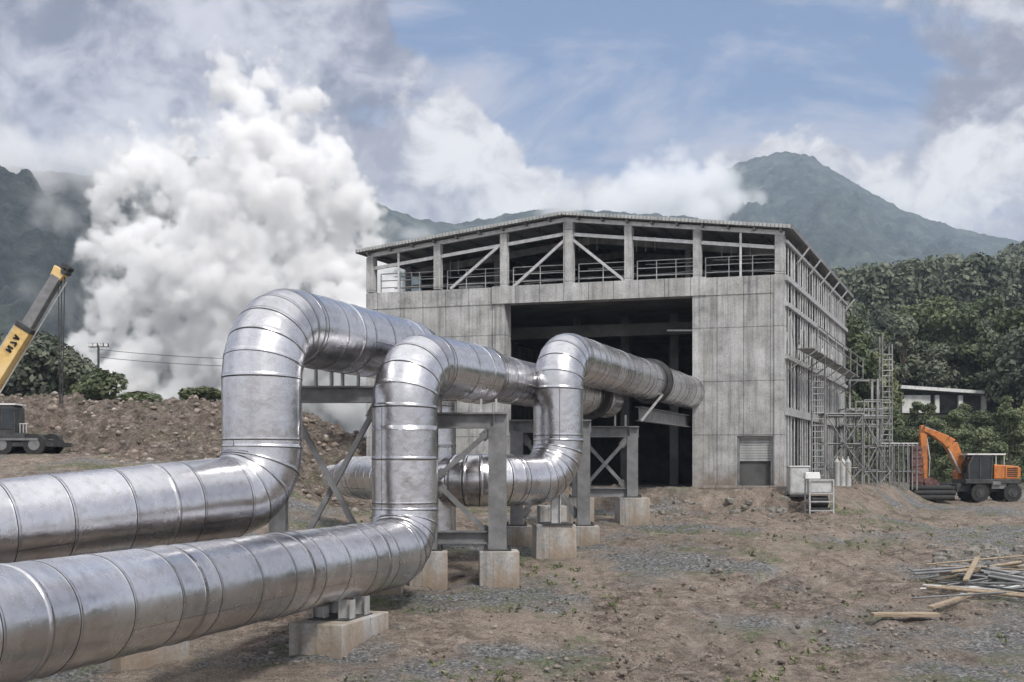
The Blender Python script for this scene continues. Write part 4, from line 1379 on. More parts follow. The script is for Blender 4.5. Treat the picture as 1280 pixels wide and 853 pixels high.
# long white building on the hillside
Yh = 128
zh = szz(503, Yh)
root = thing('long_house', (sx(1180, Yh), Yh, zh), 'long low white building with a flat pale roof among the trees on the hill', 'building')
x0, x1 = sx(1117, Yh), sx(1243, Yh)
mb = MB(); mb.box(((x0 + x1) / 2, Yh + 2.5, zh - .2), (x1 - x0 - .6, 3, 1.9)); mb.build('back_wall', 'dim', root)
mb = MB(); mb.box((x0 + 2.4, Yh + .4, zh - .2), (3.0, 1.0, 1.9)); mb.build('front_wall', 'house', root)
for k in range(6):
    x = x0 + 4.6 + k * 1.25
    if k % 2 == 0:
        mb = MB(); mb.box((x, Yh, zh - .2), (.45, .4, 1.9)); mb.build('pillar', 'house', root)
mb = MB(); mb.hexa([(x0 - .5, Yh - .8, zh + 1.5), (x1 + .5, Yh - .8, zh + .72), (x1 + .5, Yh + 4.4, zh + .72), (x0 - .5, Yh + 4.4, zh + 1.5), (x0 - .5, Yh - .8, zh + 1.85), (x1 + .5, Yh - .8, zh + 1.05), (x1 + .5, Yh + 4.4, zh + 1.05), (x0 - .5, Yh + 4.4, zh + 1.85)])
mb.build('roof', 'white_metal', root)

# ------------------------------------------------------------------ excavator
Ye = 75.0
ex, ez = sx(1205, Ye), gz(sx(1205, Ye), Ye)
EXC = thing('excavator', (ex, Ye, ez), 'orange wheeled excavator parked on the dirt track at the right', 'excavator')


def E(px, py, dy=0.0):
    return Vector(((px - 640) / F * Ye, Ye + dy, ez + (627 - py) / F * Ye))


def wheel(px, dy, r=.54):
    c = E(px, 627, dy) + Vector((0, 0, r))
    mb = MB(); mb.tube(c + Vector((0, -.2, 0)), c + Vector((0, .2, 0)), r, n=28)
    for k in range(18):
        t = 2 * PI * k / 18; q = c + Vector((math.cos(t) * r, 0, math.sin(t) * r))
        mb.beam(q + Vector((0, -.21, 0)), q + Vector((0, .21, 0)), .08, .07, up=(math.cos(t), 0, math.sin(t)))
    w = mb.build('wheel', 'black', EXC)
    mb = MB(); mb.tube(c + Vector((0, -.235, 0)), c + Vector((0, -.18, 0)), r * .52, n=20); mb.tube(c + Vector((0, -.28, 0)), c + Vector((0, -.22, 0)), r * .2, n=12); mb.build('rim', 'dark_steel', w)


for px in (1216, 1256):
    for dy in (-1.0, 1.0): wheel(px, dy)
mb = MB(); mb.beam(E(1190, 610), E(1268, 610), 1.5, .5); mb.box(E(1232, 603), (1.6, 1.4, .3)); mb.build('chassis', 'dark_steel', EXC, bevel=.03)
# blade
mb = MB()
for k in range(8):
    t0_, t1_ = -.5 + k / 8, -.5 + (k + 1) / 8
    p0 = E(1180, 613) + Vector((-.25 * math.cos(t0_ * 2.4), 0, t0_ * 1.0)); p1 = E(1180, 613) + Vector((-.25 * math.cos(t1_ * 2.4), 0, t1_ * 1.0))
    mb.hexa([p0 + Vector((0, -1.25, 0)), p0 + Vector((.06, -1.25, 0)), p0 + Vector((.06, 1.25, 0)), p0 + Vector((0, 1.25, 0)), p1 + Vector((0, -1.25, 0)), p1 + Vector((.06, -1.25, 0)), p1 + Vector((.06, 1.25, 0)), p1 + Vector((0, 1.25, 0))])
mb.build('blade', 'dark_steel', EXC)
mb = MB(); mb.beam(E(1181, 612, -.6), E(1195, 608, -.6), .14, .2); mb.beam(E(1181, 612, .6), E(1195, 608, .6), .14, .2); mb.build('blade_arm', 'dark_steel', EXC)
# upper structure
mb = MB(); mb.beam(E(1198, 602), E(1266, 602), 2.4, .28); mb.build('deck', 'dark_steel', EXC, bevel=.03)
mb = MB()
yb = -1.2
prof = [(1233, 599), (1264, 599), (1266, 595), (1266, 585), (1262, 583), (1233, 581)]
a = [E(*p, yb) for p in prof]; b = [E(*p, 1.2) for p in prof]
n = len(prof)
mb.add(a + b, [tuple(range(n)), tuple(reversed(range(n, 2 * n)))] + [(k, n + k, n + (k + 1) % n, (k + 1) % n) for k in range(n)])
ct = mb.build('counterweight', 'orange', EXC, bevel=.05)
mb = MB()
for k in range(5): mb.beam(E(1249, 586 + k * 2.4, -1.215), E(1262, 586 + k * 2.4, -1.215), .03, .05)
mb.build('grille', 'black', ct)
mb = MB(); mb.beam(E(1246.5, 598, -1.21), E(1246.5, 583, -1.21), .02, .05, up=(0, 1, 0)); mb.build('panel_gap', 'black', ct)
mb = MB(); mb.tube(E(1256, 584, .5), E(1256, 575, .5), .06, n=10); mb.build('exhaust', 'dark_steel', ct)
mb = MB(); mb.box(E(1214, 597, .7) , (1.5, .95, .8)); mb.build('side_housing', 'orange', EXC, bevel=.04)
mb = MB(); mb.box(E(1240, 606, -1.0), (.9, .2, .5)); mb.box(E(1236, 604, -1.1), (.5, .3, .2)); mb.build('step', 'steel', EXC)
# cab
mb = MB()
cp = [(1203, 600), (1230, 600), (1231, 571), (1208, 570), (1202, 582)]
a = [E(*p, -1.15) for p in cp]; b = [E(*p, -.15) for p in cp]; n = 5
mb.add(a + b, [tuple(range(n)), tuple(reversed(range(n, 2 * n)))] + [(k, n + k, n + (k + 1) % n, (k + 1) % n) for k in range(n)])
cab = mb.build('cab', 'glass', EXC)
mb = MB()
for i in range(5):
    for dy in (-1.15, -.15): mb.beam(E(*cp[i], dy), E(*cp[(i + 1) % 5], dy), .09, .09, up=(0, 1, 0))
mb.beam(E(1216, 600, -1.15), E(1216, 571, -1.15), .09, .09, up=(0, 1, 0))
mb.build('cab_frame', 'dark_steel', cab)
mb = MB(); mb.beam(E(1200, 568.5, -.65), E(1247, 568.5, -.65), 1.2, .09); mb.build('cab_roof', 'white_metal', cab)
mb = MB(); mb.beam(E(1246, 569, -1.1), E(1246, 582, -1.1), .06, .06, up=(0, 1, 0)); mb.beam(E(1236, 569, -1.1), E(1236, 582, -1.1), .06, .06, up=(0, 1, 0)); mb.build('roof_post', 'galv', cab)
# boom
def arm(pts, w, name, m, parent=EXC, dy=.25):
    mb = MB()
    for (x0, y0, h0), (x1, y1, h1) in zip(pts[:-1], pts[1:]):
        a, b = E(x0, y0, dy), E(x1, y1, dy); d = (b - a).normalized(); nn = Vector((-d.z, 0, d.x)); sw = Vector((0, w / 2, 0))
        mb.hexa([a - sw - nn * h0 / 2, a + sw - nn * h0 / 2, b + sw - nn * h1 / 2, b - sw - nn * h1 / 2, a - sw + nn * h0 / 2, a + sw + nn * h0 / 2, b + sw + nn * h1 / 2, b - sw + nn * h1 / 2])
    return mb.build(name, m, parent, bevel=.03)


boom = arm([(1204, 590, .46), (1196, 569, .70), (1190, 556, .78), (1184, 551, .62), (1170, 543, .40), (1156, 537, .26)], .46, 'boom', 'orange')
mb = MB(); mb.tube(E(1199, 592, -.2), E(1186, 566, -.2), .07, n=10); mb.tube(E(1194, 582, -.2), E(1184, 562, -.2), .045, n=8); mb.build('boom_cylinder', 'galv', boom)
stick = arm([(1154, 532, .22), (1155, 542, .46), (1157, 575, .32), (1158, 600, .22)], .32, 'stick', 'orange')
mb = MB(); mb.tube(E(1178, 543, .25), E(1166, 537, .25), .06, n=8); mb.tube(E(1166, 537, .25), E(1155, 533, .25), .035, n=8); mb.build('stick_cylinder', 'galv', boom)
mb = MB(); mb.tube(E(1160, 548, .25), E(1164, 575, .25), .06, n=8); mb.tube(E(1164, 575, .25), E(1163, 596, .25), .035, n=8); mb.build('bucket_cylinder', 'galv', stick)
mb = MB()
for dy_ in (.06, .14):
    hp = [E(1197, 566, dy_), E(1188, 550, dy_), E(1175, 541, dy_), E(1163, 531, dy_), E(1158, 529, dy_), E(1153, 540, dy_)]
    for p0, p1 in zip(hp[:-1], hp[1:]): mb.tube(p0, p1, .028, n=5, cap=False)
mb.build('hose', 'black', boom)
# bucket
mb = MB()
bp = [(1152, 600), (1163, 598), (1171, 604), (1173, 613), (1168, 621), (1158, 624)]
for dy in (-.45, .95):
    pts = [E(*p, dy) for p in bp]; pts2 = [p + Vector((0, .05, 0)) for p in pts]; n = len(bp)
    mb.add(pts + pts2, [tuple(range(n)), tuple(reversed(range(n, 2 * n)))] + [(k, n + k, n + (k + 1) % n, (k + 1) % n) for k in range(n)])
for p0, p1 in zip(bp[:-1], bp[1:]): mb.beam(E(*p0, .275), E(*p1, .275), 1.38, .05, up=(0, 0, 1))
bk = mb.build('bucket', 'rust', EXC)
mb = MB()
for k in range(5):
    y = -.4 + k * .32; mb.beam(E(1158, 624, y), E(1153, 626.5, y), .1, .06)
mb.build('teeth', 'steel', bk)

# rusty post / stack left of the excavator
x = sx(1144, 74); z = gz(x, 74)
root = thing('rusty_hopper', (x, 74, z), 'tall rusty red steel hopper standing left of the excavator arm', 'hopper')
mb = MB(); mb.box((x, 74, z + 1.5), (.7, .7, 2.4), 0.2, .8); mb.build('body', 'rust', root, bevel=.03)
mb = MB()
for k in range(5): mb.box((x, 74, z + .5 + k * .5), (.80 - k * .025, .80 - k * .025, .07), 0.2)
mb.build('rib', 'rust', root)
for dx in (-.3, .3):
    for dy in (-.3, .3):
        mb = MB(); mb.beam((x + dx, 74 + dy, z - .1), (x + dx, 74 + dy, z + .32), .09, .09, up=(0, 1, 0)); mb.build('leg', 'rust', root)
# black pipe bundle
k = 0
for row, nn in enumerate((5, 4, 3)):
    for j in range(nn):
        y = 72.6 + row * .17 + j * .34; x0 = sx(1140, 72.6) + rng.uniform(0, .3); z = gz(sx(1165, 73), 73) + .17 + row * .29
        mb = MB()
        mb.tube((x0, y, z), (x0 + 2.5, y, z), .165, n=14, cap=False); mb.tube((x0, y, z), (x0 + 2.5, y, z), .14, n=14, cap=False)
        tag(mb.build('plastic_pipe', 'black', org=(x0, y, z)), 'black pipe in the low stack lying before the excavator arm', 'pipe', 'black pipes stacked before the excavator')

# ------------------------------------------------------------------ mobile crane at the left edge
Yc = 56.0
cg = szz(566, Yc)
CR = thing('mobile_crane', (sx(-10, Yc), Yc, cg), 'yellow telescopic mobile crane at the left edge with a raised boom', 'crane')


def Cp(px, py, dy=0.0):
    q = P(px, py, Yc); q.y += dy; return q


def boom_sec(p0, p1, w0, name, m, parent=CR, w1=None, thick=None):
    mb = MB(); d = (p1 - p0).normalized(); nn = Vector((-d.z, 0, d.x)); w1 = w1 or w0; t = (thick or w0) / 2; sw = Vector((0, t, 0))
    mb.hexa([p0 - sw - nn * w0 / 2, p0 + sw - nn * w0 / 2, p1 + sw - nn * w1 / 2, p1 - sw - nn * w1 / 2, p0 - sw + nn * w0 / 2, p0 + sw + nn * w0 / 2, p1 + sw + nn * w1 / 2, p1 - sw + nn * w1 / 2])
    return mb.build(name, m, parent, bevel=.03)


b0, b1, b2 = Cp(-42, 530), Cp(33, 411), Cp(72, 346)
bs = boom_sec(b0, b1, .78, 'boom', 'yellow')
d = (b1 - b0).normalized()
boom_sec(b1 - d * .1, b1 + d * .15, .86, 'boom_collar', 'dark_steel', bs)
b2s = boom_sec(b1 + d * .1, b2, .52, 'inner_boom', 'steel', CR, .46)
nn = Vector((-d.z, 0, d.x))
mb = MB(); mb.tube(b0 - nn * .58 + d * .5, b2 - nn * .5, .04, n=6); mb.tube(b0 + nn * .55 + d * .5, b1 + nn * .55, .05, n=6); mb.build('rope_guide', 'galv', CR)
# boom head with sheaves
hd = boom_sec(b2 - d * .1, b2 + d * .40, .5, 'boom_head', 'yellow', CR, .66, .5)
mb = MB()
for dx, dz in ((.24, .30), (.36, .48)):
    c = b2 + d * .3 + Vector((dx, 0, dz - .35)); mb.tube(c + Vector((0, -.32, 0)), c + Vector((0, .32, 0)), .15, n=18)
mb.build('sheave', 'dark_steel', hd)
mb = MB(); c = Cp(80, 334); mb.tube(c + Vector((0, -.1, 0)), c + Vector((0, .1, 0)), .16, n=16); mb.build('top_sheave', 'dark_steel', hd)
for px0, px1 in ((73, 74.5), (77, 76), (81, 78)):
    mb = MB(); mb.tube(Cp(px0, 342), Cp(px1, 505), .026, n=5); mb.build('hoist_rope', 'rope', CR)
# lettering on the boom side: dark bars of painted writing, reads N 7 A along the boom
def stroke(a, b, w=.09):
    mb = MB(); mb.beam(a, b, .02, w, up=(0, 1, 0)) if False else None
    return a, b


o_ = b0.lerp(b1, .76) + Vector((0, -.402, 0)); dn = d; nv = -nn if nn.x < 0 else nn


def LT(x, y): return o_ + dn * x * .62 + nv * y * .62


glyph = [((0, -.22), (0, .22)), ((0, .22), (.3, -.22)), ((.3, -.22), (.3, .22)),
         ((.5, .22), (.8, .22)), ((.8, .22), (.62, -.22)),
         ((1.0, -.22), (1.14, .22)), ((1.14, .22), (1.28, -.22)), ((1.06, -.04), (1.22, -.04))]
mb = MB()
for a, b in glyph:
    pa_, pb_ = LT(*a), LT(*b); dd = (pb_ - pa_).normalized(); side = Vector((-dd.z, 0, dd.x)) * .045; th = Vector((0, .012, 0))
    mb.hexa([pa_ - side - th, pa_ + side - th, pa_ + side + th, pa_ - side + th, pb_ - side - th, pb_ + side - th, pb_ + side + th, pb_ - side + th])
mb.build('lettering', 'black', bs)
# upper works, cab, carrier
mb = MB(); mb.beam(Cp(-60, 547), Cp(44, 547), 2.4, .32); mb.build('turntable_deck', 'dark_steel', CR, bevel=.03)
mb = MB()
cp = [(2, 543), (32, 543), (32, 512), (28, 508), (5, 508), (0, 525)]
a = [Cp(*p, -1.2) for p in cp]; b = [Cp(*p, -.1) for p in cp]; n = len(cp)
mb.add(a + b, [tuple(range(n)), tuple(reversed(range(n, 2 * n)))] + [(k, n + k, n + (k + 1) % n, (k + 1) % n) for k in range(n)])
cb = mb.build('cab', 'dark_steel', CR)
mb = MB(); mb.box(Cp(23, 525, -1.21), (.52, .03, .95)); mb.box(Cp(9, 525, -1.21), (.38, .03, .95)); mb.build('window', 'glass', cb)
mb = MB(); mb.beam(Cp(0, 507, -.65), Cp(33, 507, -.65), 1.2, .07); mb.build('cab_roof', 'white_metal', cb)
mb = MB(); mb.box(Cp(-30, 530, .4), (2.2, 1.8, 1.2)); mb.build('engine_housing', 'yellow', CR, bevel=.04)
mb = MB()
for px in (36, 40, 44): mb.tube(Cp(px, 542, -1.0), Cp(px, 531, -1.0), .03, n=6)
mb.tube(Cp(35, 531, -1.0), Cp(46, 531, -1.0), .03, n=6); mb.build('handrail', 'galv', CR)
mb = MB(); mb.beam(Cp(-120, 556), Cp(78, 556), 2.3, .2); mb.beam(Cp(-120, 552), Cp(70, 552), 2.0, .12); mb.build('carrier', 'dark_steel', CR)
mb = MB(); mb.beam(Cp(5, 550, -1.2), Cp(60, 550, -1.2), .06, .1); mb.build('trim_strip', 'steel', CR)
for px in (-70, -30, 15, 55):
    for dy in (-1.0, 1.0):
        c = Cp(px, 0, dy); c.z = gz(c.x, c.y) + .45
        mb = MB(); mb.tube(c + Vector((0, -.18, 0)), c + Vector((0, .18, 0)), .5, n=24); w = mb.build('wheel', 'black', CR)
        mb = MB(); mb.tube(c + Vector((0, -.2, 0)), c + Vector((0, -.16, 0)), .26, n=16); mb.build('rim', 'steel', w)

# floodlight mast
Yf = 78
x = sx(123, Yf); zb = gz(x, Yf)
root = thing('floodlight_mast', (x, Yf, zb), 'thin floodlight mast with a crossarm of lamps in front of the steam', 'light mast')
mb = MB(); mb.tube((x, Yf, zb), (x, Yf, szz(432, Yf)), .10, .07, n=10); mb.build('pole', 'dark_steel', root)
mb = MB(); mb.beam((sx(113, Yf), Yf, szz(434, Yf)), (sx(134, Yf), Yf, szz(433, Yf)), .08, .08); mb.build('crossarm', 'dark_steel', root)
for px in (114, 119.5, 127, 133):
    c = P(px, 431.5, Yf); mb = MB(); mb.box(c, (.3, .2, .26), 0, .8); mb.tube(c + Vector((0, 0, -.16)), c + Vector((0, 0, -.1)), .03, n=6); l = mb.build('lamp', 'dark_steel', root)
    mb = MB(); mb.box(c + Vector((0, -.115, 0)), (.24, .02, .2)); mb.build('lens', 'white_metal', l)
# overhead wires from the mast to the right
mb = MB()
for dz in (0, .5):
    a, b = Vector((x, Yf, szz(437, Yf) - dz)), P(420, 448, 84) - Vector((0, 0, dz))
    prev = a
    for k in range(1, 13):
        t = k / 12; q = a.lerp(b, t) - Vector((0, 0, .6 * 4 * t * (1 - t) * .5)); mb.tube(prev, q, .022, n=4, cap=False); prev = q
tag(mb.build('overhead_wire', 'rope', org=(x, Yf, szz(437, Yf))), 'pair of thin overhead wires crossing in front of the steam', 'wire')

# ------------------------------------------------------------------ loose things on the ground
def rock_mesh(seed, flat=.65):
    r = np.random.default_rng(seed)
    import bmesh
    bm = bmesh.new(); bmesh.ops.create_icosphere(bm, subdivisions=2, radius=1.0)
    off = r.uniform(0, 50, 3)
    for v in bm.verts:
        n = mnoise.noise(Vector(v.co) * 1.3 + Vector(off)); v.co *= 1 + .45 * n
        for ax in range(3): v.co[ax] = max(-.72, min(.72, v.co[ax]))
        v.co.z *= flat
    return bm


rmesh = []
for s in range(4):
    bm = rock_mesh(60 + s); me = bpy.data.meshes.new('rock'); bm.to_mesh(me); bm.free(); me.materials.append(M['stone']); rmesh.append(me)
ROCK_L = 'rough grey stone lying in the rubble heap at the right edge'


def rock(px, py, r, label, group=None):
    # find ground distance for that pixel
    Y = 22.0
    while Y < 80 and CZ + (582 - py) / F * Y > gz(sx(px, Y), Y): Y += .1
    o = bpy.data.objects.new('rock', rng.choice(rmesh)); COL.objects.link(o)
    x = sx(px, Y); o.location = (x, Y, gz(x, Y) + r * .12); o.rotation_euler = (rng.uniform(-.2, .2), rng.uniform(-.2, .2), rng.uniform(0, 6)); o.scale = (r, r * rng.uniform(.7, 1.1), r)
    tag(o, label, 'rock', group); return o


rr = random.Random(3)
for i in range(46):
    rock(rr.gauss(1222, 30), rr.gauss(700, 13), rr.uniform(.08, .30), ROCK_L, 'stones in the rubble heap at the right')
for i in range(40):
    rock(rr.uniform(812, 1000), rr.gauss(634, 7), rr.uniform(.12, .32), 'stone on the rough earth bank in front of the building', 'stones along the earth bank')
for px, py, r, l in ((502, 790, .16, 'pale stone on the ground right of the long pipe block'), (713, 757, .17, 'white stone lying alone on the gravel right of the picture middle'),
                     (676, 737, .12, 'small stone between the middle pedestal and the white stone'), (1092, 762, .18, 'pale stone at the end of the loose plank'), (1036, 760, .10, 'small white stone on the track left of the plank')):
    rock(px, py, r, l)


def on_ground(px, py):
    Y = 20.0
    while Y < 90 and CZ + (582 - py) / F * Y > gz(sx(px, Y), Y): Y += .05
    x = sx(px, Y); return Vector((x, Y, gz(x, Y)))


# planks
def plank(p0, p1, w, t, label, m='wood', lift=.08, group=None):
    a, b = on_ground(*p0), on_ground(*p1); mb = MB(); mb.beam(a + Vector((0, 0, lift + t / 2)), b + Vector((0, 0, lift + t / 2)), w, t)
    o = mb.build('plank', m, org=tuple(a), bevel=.006); return tag(o, label, 'plank', group)


plank((1090, 775), (1173, 775), .34, .08, 'wide weathered plank lying flat, nearest of the loose timber')
plank((1163, 770), (1215, 752), .16, .06, 'narrow plank angled up from the end of the wide plank', lift=.16)
plank((1207, 742), (1222, 712), .14, .06, 'short board standing across the rods in the scrap pile', lift=.3)
# steel rods and pipes of the scrap pile
for i in range(26):
    px = rr.uniform(1138, 1200); py = rr.uniform(716, 752)
    a = on_ground(px, py); L = rr.uniform(2.0, 4.5); an = rr.choice([R(20), R(28), R(14), R(-30)]) + rr.uniform(-.08, .08)
    b = a + Vector((math.cos(an) * L, math.sin(an) * L, 0)); b.z = gz(b.x, b.y) + rr.uniform(.1, .45)
    mb = MB(); mb.tube(a + Vector((0, 0, .06 + rr.uniform(0, .25))), b, rr.choice([.025, .035, .045]), n=7)
    tag(mb.build('steel_rod', rr.choice(['steel', 'steel', 'dark_steel', 'bark', 'wood', 'galv']), org=tuple(a)), 'loose rod in the tangled scrap pile at the right edge', 'rod', 'rods in the scrap pile')
for i in range(12):
    a = on_ground(1232 + rr.uniform(-8, 8), 722 + i * 1.4); L = rr.uniform(2.2, 3.2); an = R(-32) + rr.uniform(-.05, .05)
    b = a + Vector((math.cos(an) * L, math.sin(an) * L, 0)); b.z = gz(b.x, b.y) + .12
    mb = MB(); mb.tube(a + Vector((0, 0, .35)), b, .04, n=7)
    tag(mb.build('steel_bar', rr.choice(['scaf', 'steel', 'dark_steel']), org=tuple(a)), 'parallel grey bar fanned out at the far right of the scrap pile', 'bar', 'parallel bars in the scrap pile')

# gravel and clods: too many to count, one object
pv, pt = [], []
gr = np.random.default_rng(9)
import bmesh
bm = bmesh.new(); bmesh.ops.create_icosphere(bm, subdivisions=1, radius=1.0)
bv = np.array([tuple(v.co) for v in bm.verts]); bf = np.array([[v.index for v in f.verts] for f in bm.faces]); bm.free()
allv, allf, tn = [], [], []
cnt = 0
for _ in range(3800):
    X = gr.uniform(-32, -4); Y = gr.uniform(49, 70)
    iy, ix = int((Y - ym[0]) / .25), int((X - xm[0]) / .22)
    if iy >= len(ym) or ix >= len(xm) or mprof[iy, ix] < .03: continue
    r = .04 + .20 * gr.random() ** 3
    a = gr.uniform(0, 6.28); c, s = math.cos(a), math.sin(a)
    v = bv * (1 + gr.uniform(-.3, .3, bv.shape)) * np.array([r, r * gr.uniform(.6, 1), r * gr.uniform(.5, .9)])
    v = v @ np.array([[c, s, 0], [-s, c, 0], [0, 0, 1]])
    allv.append(v + np.array([X, Y, MZ[iy, ix] + r * .2])); allf.append(bf + cnt * len(bv)); tn.append(np.full(len(bf), gr.uniform(.5, 1.5))); cnt += 1
NMND = cnt
NPEB = 7000
Yp_ = 21 + 36 * gr.random(NPEB * 2) ** 1.6
pxs = gr.uniform(330, 1330, NPEB * 2)
for Y, px in zip(Yp_, pxs):
    if cnt >= NPEB + NMND: break
    X = sx(px, Y)
    t = (X - FO[0]) * NRM[0] + (Y - FO[1]) * NRM[1]
    if t > -.6: continue
    dens = .35 + .9 * max(0, mnoise.noise((X * .25, Y * .25, 2.2)) + .25) + (.7 if X > 6.5 and Y < 31 else 0)
    if gr.random() > dens: continue
    r = .015 + .05 * gr.random() ** 4 + (.05 if gr.random() < .03 else 0)
    sc = np.array([r, r * gr.uniform(.6, 1), r * gr.uniform(.4, .8)]); a = gr.uniform(0, 6.28); c, s = math.cos(a), math.sin(a)
    v = bv * (1 + gr.uniform(-.25, .25, bv.shape)) * sc
    v = v @ np.array([[c, s, 0], [-s, c, 0], [0, 0, 1]])
    allv.append(v + np.array([X, Y, gz(X, Y) + r * .2])); allf.append(bf + cnt * len(bv)); tn.append(np.full(len(bf), gr.uniform(.3, 1.25))); cnt += 1
me = bpy.data.meshes.new('gravel')
V_ = np.concatenate(allv); F_ = np.concatenate(allf)
me.vertices.add(len(V_)); me.vertices.foreach_set('co', V_.ravel()); me.loops.add(F_.size); me.loops.foreach_set('vertex_index', F_.ravel())
me.polygons.add(len(F_)); me.polygons.foreach_set('loop_start', np.arange(0, F_.size, 3)); me.polygons.foreach_set('loop_total', np.full(len(F_), 3))
at = me.attributes.new('tone', 'FLOAT', 'FACE'); at.data.foreach_set('value', np.concatenate(tn)); me.update()
M['gravel'] = mat('loose_gravel', [(0.3, (0.17, 0.13, 0.10)), (0.5, (0.21, 0.175, 0.15)), (0.7, (0.27, 0.25, 0.24))], .4, attr='tone', rough=.95)
me.materials.append(M['gravel'])
o = bpy.data.objects.new('gravel', me); COL.objects.link(o); tag(o, 'loose stones and clods scattered over the brown ground', 'gravel', kind='stuff')

# weeds: ground cover tufts
wv, wt = [], []
for i in range(800):
    Y = 22 + 34 * gr.random() ** 1.5; px = gr.uniform(430, 1300); X = sx(px, Y)
    t = (X - FO[0]) * NRM[0] + (Y - FO[1]) * NRM[1]
    if t > -.7 or mnoise.noise((X * .33, Y * .28, 7.7)) < .18: continue
    bl = [(X, Y, gz(X, Y) + .06, gr.uniform(.05, .13), .7)]
    v, t_ = leaf_cloud(bl, 9, .06, int(gr.integers(1e9)), .4); wv.append(v); wt.append(t_)
me = quads_mesh('weeds', np.concatenate(wv), np.concatenate(wt), 'leaf_pale')
o = bpy.data.objects.new('weeds', me); COL.objects.link(o); tag(o, 'sparse green weeds growing in patches on the earth', 'weeds', kind='stuff')


